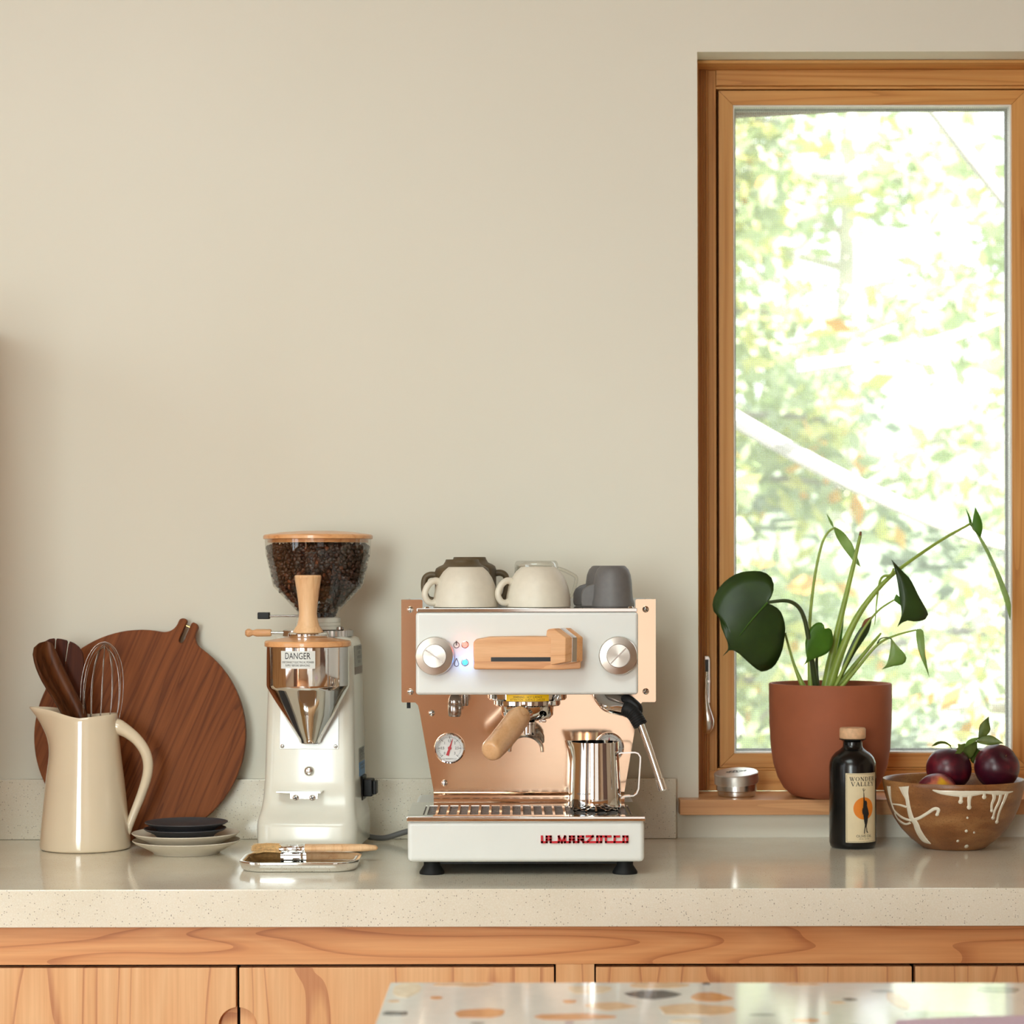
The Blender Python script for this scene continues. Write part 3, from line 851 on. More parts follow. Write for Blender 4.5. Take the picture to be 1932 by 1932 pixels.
# drip tray: rim, dark well, grate of bars and ribs
x0, x1 = XA(766, YM - 0.004), XA(1217, YM - 0.004)
gx0_, gx1_ = XA(798, 3.57), XA(1190, 3.57)
tr_ = MB()
tr_.box(x0, x1, YM - 0.004, YM + 0.022, zb1 - 0.0005, ztray)
tr_.box(x0, x1, 3.690, YP - 0.002, zb1 - 0.0005, ztray)
tr_.box(x0, gx0_, YM + 0.022, 3.690, zb1 - 0.0005, ztray).box(gx1_, x1, YM + 0.022, 3.690, zb1 - 0.0005, ztray)
tray = mp(tr_, 'drip_tray', 'steel', bevel=0.0012)
mp(MB().box(gx0_ - 0.001, gx1_ + 0.001, YM + 0.02, 3.692, zb1 - 0.001, ztray - 0.007), 'tray_well', 'blackhole', tray)
for k in range(10):
    y = YM + 0.027 + k * 0.0172
    mp(MB().box(gx0_, gx1_, y - 0.0014, y + 0.0014, ztray - 0.0035, ztray - 0.0005), 'grate_bar', 'gunmetal', tray)
for k in range(20):
    x = gx0_ + 0.004 + (gx1_ - gx0_ - 0.008) * k / 19
    mp(MB().box(x - 0.0018, x + 0.0018, YM + 0.022, 3.690, ztray - 0.003, ztray), 'grate_rib', 'steel', tray)
# copper sheet with ears, its lip, and the body behind it
poly = [(757, 1131), (795, 1131), (797, 1133), (797, 1165), (1199, 1165), (1199, 1133), (1201, 1131), (1237, 1131), (1237, 1323), (1235, 1325), (1212, 1325), (1207, 1329), (1203, 1342),
        (1177, 1496), (818, 1496), (791, 1342), (788, 1330), (783, 1325), (759, 1325), (757, 1323)]
mp(MB().prism([(XA(a, YP), ZA(b_, YP)) for a, b_ in reversed(poly)], YP, YP + 0.003), 'copper_panel', 'copper', smooth=0)
lip = [(YP + 0.001, ZA(1494, YP)), (YP - 0.006, ZA(1496, YP)), (YP - 0.0095, ZA(1499, YP)), (YP - 0.0105, ZA(1505, YP)), (YP - 0.009, ztray + 0.0004), (YP + 0.001, ztray + 0.0004)]
mp(MB().loft([[(XA(818, YP), y, z) for y, z in lip], [(XA(1177, YP), y, z) for y, z in lip]]), 'copper_lip', 'copper')
zt = 1.3145                                      # cup shelf
mp(MB().box(XA(823, YP), XA(1172, YP), YP + 0.0035, 3.935, zb1 - 0.001, ZA(1330, YP)), 'lower_body', 'gunmetal', bevel=0.002)
mp(MB().box(XA(760, YP), XA(1234, YP), YP + 0.0035, 3.945, ZA(1324, YP), zt - 0.004), 'upper_body', 'white', bevel=0.002)
for a, b_ in ((758, 763), (1231, 1236)):
    mp(MB().box(XA(a, YP), XA(b_, YP), YP + 0.0032, 3.945, ZA(1324, YP), ZA(1132, YP)), 'side_panel', 'white', bevel=0.001)
mp(MB().box(XA(764, YP), XA(1230, YP), 3.938, 3.945, zt - 0.004, ZA(1132, YP)), 'back_panel', 'white', bevel=0.001)
mp(MB().box(XA(764, YP), XA(771, YP), 3.80, 3.806, ZA(1340, YP), ZA(1324.5, YP)), 'bolt', 'black')
# upper front panel and cup shelf
zp0, zp1 = ZA(1311, YU), ZA(1155, YU)
fp = mp(MB().box(XA(784, YU), XA(1204, YU), YU, YP - 0.0003, zp0, zp1), 'front_panel', 'white', bevel=0.005, bseg=3)
sh = mp(MB().box(XA(786, YU), XA(1202, YU), YU + 0.001, YP - 0.0005, zp1 + 0.0001, zt).box(XA(798, YP), XA(1198, YP), YP - 0.0005, 3.937, zt - 0.0035, zt), 'cup_shelf', 'steel', bevel=0.0008)


def screw(px, py, Y, r=0.0052, slot=30, parent=None, mat='steel', cross=False):
    c = P(px, py, Y)
    T = Matrix.Translation(c) @ FRONT
    o = mp(MB().lathe([(0, 0.0036), (r * 0.5, 0.0034), (r * 0.85, 0.0022), (r, 0.0004), (r, -0.0008)], 18, M=T), 'screw', mat, parent)
    s_ = MB()
    for a in ((slot, slot + 90) if cross else (slot,)):
        s_.box(-r * 0.85, r * 0.85, -0.0006, 0.0006, 0.0030, 0.0037, M=T @ Matrix.Rotation(R(a), 4, 'Z'))
    mp(s_, 'slot', 'blackhole', o)
    return o


for px, py, a in ((774, 1150, 95), (1218, 1150, 130), (774, 1305, 5), (1218, 1305, 60), (814, 1345, 40), (838, 1477, 85), (1181, 1345, 20)):
    screw(px, py, YP, slot=a)
for px in (806, 1190):
    q = P(px, 1149, 3.62); mp(MB().lathe([(0, zt + 0.0025), (0.003, zt + 0.002), (0.0042, zt)], 14, c=(q.x, 3.625)), 'shelf_screw', 'steel', sh)

# front knobs
for px, a in ((820, -35), (1165.5, 45)):
    c = P(px, 1237, YU); T = Matrix.Translation(c) @ FRONT
    r = 36.5 / F * 3.585
    kn = mp(MB().lathe([(r * 0.96, 0), (r, 0.002), (r, 0.012), (r * 0.96, 0.0145), (r * 0.62, 0.0165), (r * 0.60, 0.0160), (r * 0.585, 0.0166), (0, 0.0168)], 56, M=T), 'knob', 'spun', fp, smooth=25)
    s_ = MB(); TT = T @ Matrix.Rotation(R(a), 4, 'Z')
    s_.box(-r * 0.56, r * 0.56, -0.0010, 0.0010, 0.0165, 0.01705, M=TT)
    for k in range(40):
        a0, a1 = 2 * PI * k / 40, 2 * PI * (k + 1) / 40
        s_.add([T @ Vector((rr * math.cos(aa), rr * math.sin(aa), 0.01705)) for rr, aa in ((r * 0.585, a0), (r * 0.60, a0), (r * 0.60, a1), (r * 0.585, a1))], [(0, 1, 2, 3)])
    s_.build('knob_groove', M['gunmetal'], mach, world=True)


def flat(Y):
    return lambda x, z: (x, Y, z)


fu = flat(YU - 0.0004)
# lamps and their symbols
for py, mt in ((1216, 'led_red'), (1249.5, 'led_blue')):
    T = Matrix.Translation(P(877, py, YU)) @ FRONT
    r = 5.2 / F * YU
    mp(MB().lathe([(r * 1.35, 0), (r * 1.35, 0.001), (r * 1.05, 0.0014), (r, 0.0010)], 24, M=T), 'lamp_bezel', 'satin', fp)
    mp(MB().lathe([(r, 0.0008), (r * 0.7, 0.0022), (0, 0.0028)], 20, M=T), 'indicator_lamp', mt, fp)
for py, col, en in ((1216, (1, 0.10, 0.08), 0.006), (1249.5, (0.06, 0.30, 1.0), 0.014)):
    pl_ = bpy.data.lights.new('indicator_glow', 'POINT'); pl_.energy = en; pl_.color = col; pl_.shadow_soft_size = 0.003
    po_ = bpy.data.objects.new('indicator_glow', pl_); COL.objects.link(po_)
    po_.parent = fp; po_.location = WM[fp.name].inverted() @ (P(877, py, YU) - Vector((0, 0.008, 0)))
ic = MB(); q = P(861, 1217, YU); s1 = 1 / F * YU
disc(ic, q.x, q.z, 6.2 * s1, fu, 24, 4.4 * s1); bar(ic, q.x, q.z + 8.0 * s1, q.x, q.z - 0.5 * s1, 3.0 * s1, fu)
q = P(861, 1251, YU)
dr = [(0, 9), (-2.8, 3), (-4.2, -1.5), (-3, -5), (0, -6.3), (3, -5), (4.2, -1.5), (2.8, 3)]
for k in range(len(dr)):
    a, b_ = dr[k], dr[(k + 1) % len(dr)]
    bar(ic, q.x + a[0] * s1, q.z + a[1] * s1, q.x + b_[0] * s1, q.z + b_[1] * s1, 1.6 * s1, fu, 0.4 * s1)
mp(ic, 'symbols', 'sage_ink', fp, smooth=0)

# wooden paddle housing and paddle
YH = 3.568
hp_ = [(893, 1263), (893, 1211), (899, 1206), (925, 1201.5), (1000, 1200.5), (1090, 1202), (1096, 1206), (1096, 1262), (1060, 1264)]
pad = mp(MB().prism([(XA(a, YH), ZA(b_, YH)) for a, b_ in hp_], YH, YU + 0.0005), 'paddle_housing', 'beech_h', bevel=0.003)
mp(MB().box(XA(926, YH), XA(1042, YH), YH - 0.0004, YH + 0.004, ZA(1248, YH), ZA(1240, YH)), 'slot', 'blackhole', pad)
pp = [(1029.5, 1200), (1031, 1189), (1034, 1187), (1044, 1185.5), (1067, 1203.5), (1066, 1249.5), (1039, 1255), (1037.5, 1252), (1038.5, 1206.5)]
YK = 3.538
pts = [Vector((XA(a, YK), YK, ZA(b_, YK))) for a, b_ in pp]
vec = Vector((0.0255, 0.0260, 0.0))
for t0, t1, mt, nm in ((0.0, 0.42, 'beech_h', 'paddle'), (0.42, 0.70, 'satin', 'paddle_strip'), (0.70, 1.06, 'lid_wood', 'paddle')):
    mp(MB().loft([[p + vec * t0 for p in pts], [p + vec * t1 for p in pts]]), nm, mt, pad, bevel=0.0013 if nm == 'paddle' else 0.0003)

# group head with warning sticker
GX, GY = XA(994.5, 3.669), 3.669


def gz_(py): return ZA(py, 3.62)


rg = 74.5 / F * GY
grp = mp(MB().lathe([(0, zp0 + 0.004), (rg, zp0 + 0.004), (rg, gz_(1320)), (rg - 0.002, gz_(1323)), (rg - 0.008, gz_(1324.5)), (0, gz_(1324.5))], 64, c=(GX, GY)), 'group_head', 'chrome')


def cyl(cx, cy, r_, z):
    return lambda x, zz: (cx + r_ * math.sin(x / r_), cy - r_ * math.cos(x / r_), z + zz)


fy = cyl(GX, GY, rg + 0.0004, 0)
yl = MB(); a0, a1 = -0.0345, 0.0345; nn = 16
zt_, zl_ = zp0 + 0.001, gz_(1322.5)
for k in range(nn):
    xa, xb = a0 + (a1 - a0) * k / nn, a0 + (a1 - a0) * (k + 1) / nn
    yl.add([fy(xa, zl_), fy(xb, zl_), fy(xb, zt_), fy(xa, zt_)], [(0, 1, 2, 3)])
yl = mp(yl, 'warning_sticker', 'yellow', grp)
tx = MB(); fy2 = cyl(GX, GY, rg + 0.0007, 0)
add_text(tx, 'WARNING - HOT SURFACE', 0.0046, 0, gz_(1315.0), fy2, 0.80)
add_text(tx, 'ATTENTION - SURFACE CHAUDE', 0.0046, 0, gz_(1319.8), fy2, 0.80)
mp(tx, 'lettering', 'brown_ink', grp, smooth=0)

# hot-water spout
ws = MB().lathe([(0, gz_(1354)), (0.0085, gz_(1354)), (0.0100, gz_(1351)), (0.0103, gz_(1333)), (0.0098, gz_(1332)), (0.0103, gz_(1331)), (0.0095, gz_(1322)), (0.007, gz_(1314)), (0.005, gz_(1311.5)), (0.005, zp0 + 0.003), (0, zp0 + 0.003)], 28, c=(XA(857.5, 3.65), 3.65))
ws = mp(ws, 'water_spout', 'gunmetal')
mp(MB().lathe([(0, gz_(1336)), (0.0045, gz_(1335)), (0.0055, gz_(1330)), (0.005, zp0 + 0.002), (0, zp0 + 0.002)], 18, c=(XA(877, 3.67), 3.67)), 'spout_joint', 'gunmetal', ws)

# steam wand
sp = smooth_path([P(1131, 1306, 3.66), P(1134, 1318, 3.645), P(1144, 1330, 3.63), P(1160, 1336, 3.615), P(1182, 1341, 3.60)], 5)
arm = mp(MB().tube(sp, lerp_list([0.0100, 0.0105, 0.0105, 0.010, 0.0095], len(sp)), 16), 'steam_arm', 'chrome')
mp(MB().tube(smooth_path([P(1146, 1313, 3.645), P(1165, 1320, 3.628), P(1184, 1328, 3.612)], 5), 0.0092, 16), 'steam_body', 'gunmetal', arm)
ar2 = smooth_path([P(1178, 1320, 3.62), P(1182, 1321, 3.612), P(1190, 1326, 3.606), P(1203, 1336, 3.60), P(1207, 1346, 3.60)], 5)
mp(MB().tube(ar2, lerp_list([0.0075, 0.0085, 0.009, 0.0075, 0.004], len(ar2)), 14), 'steam_lever', 'black', arm)
gp = smooth_path([P(1177, 1337, 3.601), P(1187, 1341, 3.597), P(1196, 1349, 3.594), P(1203, 1360, 3.591), P(1208.5, 1369.5, 3.589)], 6)
rr = [0.0108 + (0.0007 if (i // 1) % 2 else 0) for i in range(len(gp))]; rr[0] = 0.0095; rr[-1] = 0.0093
mp(MB().tube(gp, rr, 18), 'steam_grip', 'rubber', arm)
wp = [P(1207.5, 1366, 3.589), P(1225, 1415, 3.585), P(1243, 1470, 3.58), P(1243.3, 1471, 3.58), P(1250, 1491, 3.578), P(1250.6, 1493, 3.578)]
mp(MB().tube(wp, [0.0056, 0.0056, 0.0056, 0.0068, 0.0066, 0.0035], 18), 'steam_pipe', 'chrome', arm)
q = P(1181, 1350, 3.60); mp(MB().lathe([(0, q.z - 0.004), (0.0035, q.z - 0.003), (0.0042, q.z), (0.003, q.z + 0.004)], 14, c=(q.x, 3.61)), 'joint_nut', 'chrome', arm)

# pressure gauges on the copper sheet
for px, py, r_px, kind in ((848, 1411, 29.0, 0), (1148.5, 1410, 28.0, 1)):
    c = P(px, py, YP); T = Matrix.Translation(c) @ FRONT; r = r_px / F * YP
    gg = mp(MB().lathe([(r, -0.001), (r, 0.007), (r * 0.97, 0.0095), (r * 0.90, 0.0100), (r * 0.84, 0.0080), (r * 0.83, 0.0040)], 48, M=T), 'gauge', 'chrome')
    mp(MB().lathe([(0, 0.0042), (r * 0.835, 0.0042)], 40, M=T), 'dial', 'dial', gg)
    fg = flat(YP - 0.0047); tk = MB()
    for k in range(37):
        a = R(225 - 270 * k / 36); big = k % 6 == 0
        bar(tk, c.x + math.cos(a) * r * 0.78, c.z + math.sin(a) * r * 0.78, c.x + math.cos(a) * r * (0.62 if big else 0.68), c.z + math.sin(a) * r * (0.62 if big else 0.68), r * (0.035 if big else 0.02), fg)
    labs = ('0', '0,5', '1', '1,5', '2', '2,5', '3') if kind == 0 else ('0', '3', '6', '9', '12', '15', '18')
    for k, s_ in enumerate(labs):
        a = R(225 - 45 * k); add_text(tk, s_, r * 0.24, c.x + math.cos(a) * r * 0.47, c.z + math.sin(a) * r * 0.47, fg, 0.85)
    add_text(tk, 'LA MARZOCCO', r * 0.13, c.x, c.z - r * 0.70, fg)
    mp(tk, 'dial_marks', 'ink', gg, smooth=0)
    nd = MB(); fn = flat(YP - 0.0052); a = R(72 if kind == 0 else 90)
    d = Vector((math.cos(a), math.sin(a))); nrm = Vector((-d.y, d.x))
    q = [(-d * 0.5 + nrm * 0.10), (d * 0.66 + nrm * 0.015), (d * 0.66 - nrm * 0.015), (-d * 0.5 - nrm * 0.10)]
    nd.add([fn(c.x + p.x * r, c.z + p.y * r) for p in q], [(0, 1, 2, 3)]); disc(nd, c.x, c.z, r * 0.12, flat(YP - 0.0054), 16)
    mp(nd, 'needle', 'red', gg, smooth=0)

# raised red lettering on the base
LZ = [[(206, 172), (206, 278), (292, 278), (292, 175), (366, 175), (366, 278), (514, 278), (514, 175)], [(292, 230), (366, 230)], [(514, 172), (570, 282), (626, 172)], [(626, 172), (626, 278), (716, 278), (716, 175), (788, 175), (788, 278), (870, 278), (870, 175), (955, 175), (955, 232), (870, 232)],
      [(716, 230), (788, 230)], [(930, 232), (960, 278), (1285, 278), (1285, 175)], [(1022, 172), (1135, 172), (1040, 268)], [(1214, 278), (1214, 175), (1455, 175)], [(1372, 175), (1372, 278), (1762, 278), (1762, 177), (1692, 177), (1692, 278)], [(1530, 278), (1530, 177), (1612, 177)]]
lg = MB()
for pl in LZ:
    for a, b_ in zip(pl, pl[1:]):
        p0 = P(1000 + a[0] / 9.66, 1560 + a[1] / 9.66, YM); p1 = P(1000 + b_[0] / 9.66, 1560 + b_[1] / 9.66, YM)
        d = p1 - p0; L = d.length; d.normalize(); hw = 2.0 / F * YM; nrm = Vector((-d.z, 0, d.x)) * hw; e = d * hw * 0.9
        lo = [p0 - e - nrm, p1 + e - nrm, p1 + e + nrm, p0 - e + nrm]
        lg.add([v_ + Vector((0, 0.0005, 0)) for v_ in lo] + [v_ - Vector((0, 0.0028, 0)) for v_ in lo], [(3, 2, 1, 0), (4, 5, 6, 7), (0, 1, 5, 4), (1, 2, 6, 5), (2, 3, 7, 6), (3, 0, 4, 7)])
tag(mp(lg, 'brand_lettering', 'red', base, smooth=20), 'raised red lettering reading LA MARZOCCO')

# ---- portafilter locked into the group
pf = thing('portafilter', (GX, GY, gz_(1370)), 'chrome portafilter with pale wooden handle and double spout', 'portafilter')


def fp_(mb, name, mat, parent=None, **k): return mb.build(name, M[mat], parent or pf, world=True, **k)


r2, r3 = 62.5 / F * GY, 50 / F * GY
fp_(MB().lathe([(0, gz_(1324.8)), (r2, gz_(1324.8)), (r2, gz_(1332)), (r2 - 0.002, gz_(1334.5)), (r3, gz_(1335)), (r3 - 0.001, gz_(1352)), (r3 - 0.006, gz_(1359)), (r3 - 0.018, gz_(1361)), (0.012, gz_(1365)), (0, gz_(1366))], 56, c=(GX, GY)), 'basket_holder', 'chrome')
hs = [P(984, 1349, 3.598), P(975, 1358, 3.585), P(960, 1378, 3.558), P(943, 1399, 3.528), P(929, 1414, 3.504), P(925, 1419, 3.497), P(923.5, 1420.5, 3.4945)]
hs = smooth_path(hs, 4)
fp_(MB().tube(hs, lerp_list([0.0150, 0.0182, 0.0184, 0.0178, 0.0168, 0.0138, 0.003], len(hs)), 22), 'handle', 'olive_wood', smooth=60)
nk = [P(996, 1347, 3.612), P(986, 1350, 3.598), P(982, 1352, 3.592)]
fp_(MB().tube(nk, [0.0085, 0.0085, 0.010], 16), 'handle_ferrule', 'chrome')
q = P(998, 1375, GY)
fp_(MB().lathe([(0, gz_(1395)), (0.0100, gz_(1394)), (0.0102, gz_(1371)), (0.0112, gz_(1370)), (0.0112, gz_(1366)), (0, gz_(1364))], 24, c=(q.x, GY)), 'spout_stem', 'chrome')
# double spout: an arched open channel
ang = R(-10)
rings = []
for k in range(17):
    a = PI * k / 16
    u = math.cos(a); w_ = math.sin(a)
    cxs, czs = 0.0245 * u, 0.0235 * (w_ ** 0.85)
    w2 = 0.0085 + 0.003 * w_
    d2 = Vector((math.cos(ang), math.sin(ang), 0)); n2 = Vector((-math.sin(ang), math.cos(ang), 0))
    c3 = Vector((XA(992, 3.64), GY - 0.020, gz_(1421))) + d2 * cxs + Vector((0, 0, czs))
    nrm = (d2 * u + Vector((0, 0, w_))).normalized()
    th = 0.0032
    rings.append([c3 - n2 * w2, c3 - n2 * w2 * 0.6 + nrm * th, c3 + n2 * w2 * 0.6 + nrm * th, c3 + n2 * w2, c3 + n2 * w2 * 0.7 - nrm * th * 0.3, c3 - n2 * w2 * 0.7 - nrm * th * 0.3])
fp_(MB().loft(rings), 'spout', 'satin', smooth=50)
rs = smooth_path([P(1006, 1388, 3.675), P(1012, 1384, 3.68), P(1019, 1392, 3.685), P(1023, 1402, 3.687)], 4)
fp_(MB().tube(rs, lerp_list([0.006, 0.0085, 0.008, 0.003], len(rs)), 12, flat=0.6), 'rear_spout', 'gunmetal')
fp_(MB().box(XA(1016, 3.67), XA(1030, 3.67), 3.665, 3.672, gz_(1367), gz_(1361)), 'lug', 'chrome', bevel=0.0015)

# ================================================================== milk jug on the drip tray
jx, jy = XA(1121.5, 3.625), 3.625
zj = ztray + 0.0003
jug = thing('milk_jug', (jx, jy, zj), 'polished steel milk jug standing on the drip tray', 'jug')
hj = 0.1040
ns, nz = 56, 22
prof = [(0.0365, 0.0), (0.0395, 0.0015), (0.0408, 0.006), (0.0404, 0.02), (0.0392, 0.045), (0.0378, 0.07), (0.0370, 0.09), (0.0368, hj)]


def jug_pt(r, z, th):
    s_ = max(0.0, (z - 0.062) / (hj - 0.062)); l = max(0.0, math.cos(th - PI)) ** 14
    rr_ = r + 0.0095 * l * s_ ** 2
    return Vector((rr_ * math.cos(th), rr_ * math.sin(th) * (1 - 0.25 * l * s_), z + 0.0022 * l * s_))


rings = [[jug_pt(r, z, 2 * PI * k / ns) for k in range(ns)] for r, z in prof]
inner = [[jug_pt(r - 0.0008, z, 2 * PI * k / ns) for k in range(ns)] for r, z in reversed([p for p in prof if p[1] > 0.001])]
MB().loft(rings + inner).build('body', M['steel'], jug, smooth=50)
hpth = [(1163, 1441), (1163, 1428), (1165, 1422.5), (1170, 1420.5), (1182, 1420), (1197, 1419.5), (1203, 1421.5), (1207, 1428), (1207, 1436), (1205, 1465), (1203.5, 1488), (1200, 1497), (1194, 1501), (1182, 1502), (1174, 1503), (1169, 1507), (1167.5, 1513), (1168, 1520)]
rg_ = []
for i, (a, b_) in enumerate(hpth):
    c = Vector((XA(a, jy) - jx, 0, ZA(b_, jy) - zj))
    n0, n1 = hpth[max(i - 1, 0)], hpth[min(i + 1, len(hpth) - 1)]
    t_ = Vector((n1[0] - n0[0], 0, -(n1[1] - n0[1]))).normalized(); nr = Vector((-t_.z, 0, t_.x)) * 0.0011
    w_ = 0.0065
    rg_.append([c + nr + Vector((0, -w_, 0)), c + nr + Vector((0, w_, 0)), c - nr + Vector((0, w_, 0)), c - nr + Vector((0, -w_, 0))])
MB().loft(rg_).build('handle', M['steel'], jug, smooth=60)
et = MB(); fe = cyl(0, 0, 0.0406, 0.0)
add_text(et, 'established 1927', 0.0052, -0.0185, 0.027, fe, 0.75)
et.build('etched_lettering', M['etch'], jug, smooth=0)

# ================================================================== cups on the machine
zs_ = zt + 0.0003


def cream_cup(px, label):
    Y = 3.703
    t_ = thing('cream_cup', (XA(px, Y), Y, zs_), label, 'cup', group='upturned cups on the espresso machine')
    s_ = 1 / F * Y
    pr = [(0, 75.5), (32, 75.5), (33.5, 74.5), (42, 67), (50, 55), (56.5, 39), (60, 22), (61.2, 8), (61, 0.5), (59.5, 0), (58.3, 1), (58.3, 8), (55, 36), (46, 55), (30, 66), (0, 68)]
    MB().lathe([(r * s_, z * s_) for r, z in reversed(pr)], 48).build('bowl', M['cream_stone'], t_, smooth=60)
    hp2 = smooth_path([(-49, 0, 46), (-60, -4, 50), (-70, -6, 45), (-78, -7, 34), (-80, -7, 22), (-74, -6, 11), (-64, -4, 8), (-55, -1, 13), (-52, 2, 16)], 4)
    MB().tube([Vector((x * s_, y * s_, z * s_)) for x, y, z in hp2], lerp_list([8 * s_, 6.2 * s_, 6 * s_, 6 * s_, 6 * s_, 6 * s_, 6 * s_, 6.5 * s_, 8 * s_], len(hp2)), 12, flat=1.15).build('handle', M['cream_stone'], t_, smooth=60)
    return t_


c1 = cream_cup(878.5, 'upturned cream cup in front of the olive mugs on the machine')
c1.rotation_euler = (0, 0, R(14))
c2 = dup(c1, (XA(1015.5, 3.703), 3.703, zs_), R(14), 'upturned cream cup in front of the clear glass mug on the machine')

mug = thing('olive_mug', (XA(872, 3.804), 3.804, zs_), 'upturned olive brown mug right behind a cream cup, handle to the left', 'mug', group='upturned cups on the espresso machine')
s_ = 1 / F * 3.80
pr = [(0, 88), (30, 88), (31, 87.5), (32, 84), (36, 78), (44, 74.5), (49.5, 71), (51.5, 65), (51.5, 2), (50, 0), (48.5, 2), (48, 66), (0, 70)]
MB().lathe([(r * s_, z * s_) for r, z in reversed(pr)], 44).build('body', M['olive_stone'], mug, smooth=50)
hp3 = smooth_path([(-48, 0, 58), (-60, 0, 59), (-69, 0, 54), (-72, 0, 42), (-71, 0, 28), (-66, 0, 15), (-56, 0, 11), (-48, 0, 12)], 4)
MB().tube([Vector((x * s_, y * s_, z * s_)) for x, y, z in hp3], 6 * s_, 12, flat=1.2).build('handle', M['olive_stone'], mug, smooth=60)
mug2 = dup(mug, (XA(886, 3.894), 3.894, zs_), R(180), 'rearmost upturned olive brown mug on the machine, handle to the right')
mug2.scale = (1, 1, 1.055)

gm = thing('glass_mug', (XA(1012, 3.862), 3.862, zs_), 'upturned clear glass mug behind a cream cup on the machine', 'mug', group='upturned cups on the espresso machine')
s_ = 1 / F * 3.862
pr = [(0, 84), (36, 84), (39, 82), (41, 76), (41.5, 60), (41, 2), (39, 0), (37, 2), (37.5, 60), (36, 74), (0, 76)]
MB().lathe([(r * s_, z * s_) for r, z in reversed(pr)], 40).build('body', M['cup_glass'], gm, smooth=50)
hp4 = smooth_path([(39, 0, 70), (52, 0, 66), (68, 0, 58), (75, 0, 52), (74, 0, 40), (68, 0, 22), (58, 0, 12), (40, 0, 10)], 4)
MB().tube([Vector((x * s_, y * s_, z * s_)) for x, y, z in hp4], 3.6 * s_, 10).build('handle', M['cup_glass'], gm, smooth=60)

gc = thing('grey_cup', (XA(1156, 3.705), 3.705, zs_), 'upturned charcoal grey cup at the front right of the machine top', 'cup', group='upturned cups on the espresso machine')
s_ = 1 / F * 3.705
pr = [(0, 77.5), (21, 77.5), (24, 76.5), (30, 70), (34, 60), (36, 46), (37.3, 25), (38.5, 14), (40, 10), (40.5, 3), (40, 0), (38, 0), (37, 6), (34, 40), (28, 62), (0, 70)]
MB().lathe([(r * s_, z * s_) for r, z in reversed(pr)], 44).build('body', M['grey_stone'], gc, smooth=50)
wing = [(-30, 47), (-36, 43), (-48, 39), (-56, 33), (-60, 24), (-60.5, 8), (-59, 1), (-55, 0), (-30, 0)]
MB().prism([(x * s_, z * s_) for x, z in wing], -9 * s_, 9 * s_).build('handle', M['grey_stone'], gc, bevel=5 * s_, bseg=4, smooth=60)
dup(gc, (XA(1140.5, 3.795), 3.795, zs_), 0, 'upturned charcoal grey cup behind the front grey cup on the machine')


# ================================================================== coffee grinder
GRZ = -R(4.0)
GR = Vector((XA(590, 3.84), 3.84, ZC))
gr = thing('coffee_grinder', GR, 'cream coffee grinder with a clear hopper full of beans', 'grinder', rz=GRZ)


def gp_(mb, name, mat, parent=None, **k): return mb.build(name, M[mat], parent or gr, **k)


def lz(py, Y=3.84): return ZA(py, Y) - ZC


secs = [(.011, .078, -.080, .115), (.014, .081, -.084, .117), (.048, .0815, -.085, .117), (.055, .0810, -.083, .117), (.062, .0790, -.074, .116), (.074, .0765, -.063, .115), (.092, .0748, -.054, .114), (.12, .0735, -.048, .112), (.165, .0725, -.044, .110),
        (.25, .0705, -.038, .106), (.32, .0685, -.033, .102), (.338, .0675, -.031, .100), (.346, .0640, -.028, .096), (.350, .056, -.02, .088)]
body = gp_(MB().loft([rrect(hx, y0, y1, 0.026 if z < 0.06 else 0.017, z, 6) for z, hx, y0, y1 in secs]), 'body', 'cream_metal', smooth=50)
for sx_ in (-1, 1):
    for y in (-.055, .09):
        gp_(MB().lathe([(0, 0.0), (.012, 0.0), (.012, .0112), (0, .0112)], 18, c=(sx_ * .055, y)), 'foot', 'rubber')
# front face plate with two screws


def fplane(z): return -.044 + (.006 / .085) * (z - .165) if z > .165 else -.044 - (.004 / .045) * (.165 - z)


zp_a, zp_b = .170, .335
ya, yb = fplane(zp_a) - .0015, fplane(zp_b) - .0015
fpl = gp_(MB().loft([[(-.0475, ya, zp_a), (.0485, ya, zp_a), (.0485, ya + .004, zp_a), (-.0475, ya + .004, zp_a)], [(-.0475, yb, zp_b), (.0485, yb, zp_b), (.0485, yb + .004, zp_b), (-.0475, yb + .004, zp_b)]]), 'face_plate', 'white', bevel=.0008)


def lscrew(x, y, z, r, parent, mat='satin', cross=True):
    T = Matrix.Translation((x, y, z)) @ FRONT
    o = gp_(MB().lathe([(0, .0022), (r * .6, .002), (r, .0006), (r, -.001)], 18, M=T), 'screw', mat, parent)
    s_ = MB()
    for a in (20, 110) if cross else (30,):
        s_.box(-r * .6, r * .6, -r * .13, r * .13, .0018, .0024, M=T @ Matrix.Rotation(R(a), 4, 'Z'))
    gp_(s_, 'slot', 'ink', o)


lscrew(-.0428, ya, .1745, .0032, fpl); lscrew(.0435, ya, .1745, .0032, fpl)
# doser: steel drum running into a cone
dcx, dcy = .004, -.078
zt_d, zc_d, zb_d = .337, .272, .1815


def circ(cx, cy, r, z, n=56): return [(cx + r * math.cos(2 * PI * k / n), cy + r * math.sin(2 * PI * k / n), z) for k in range(n)]


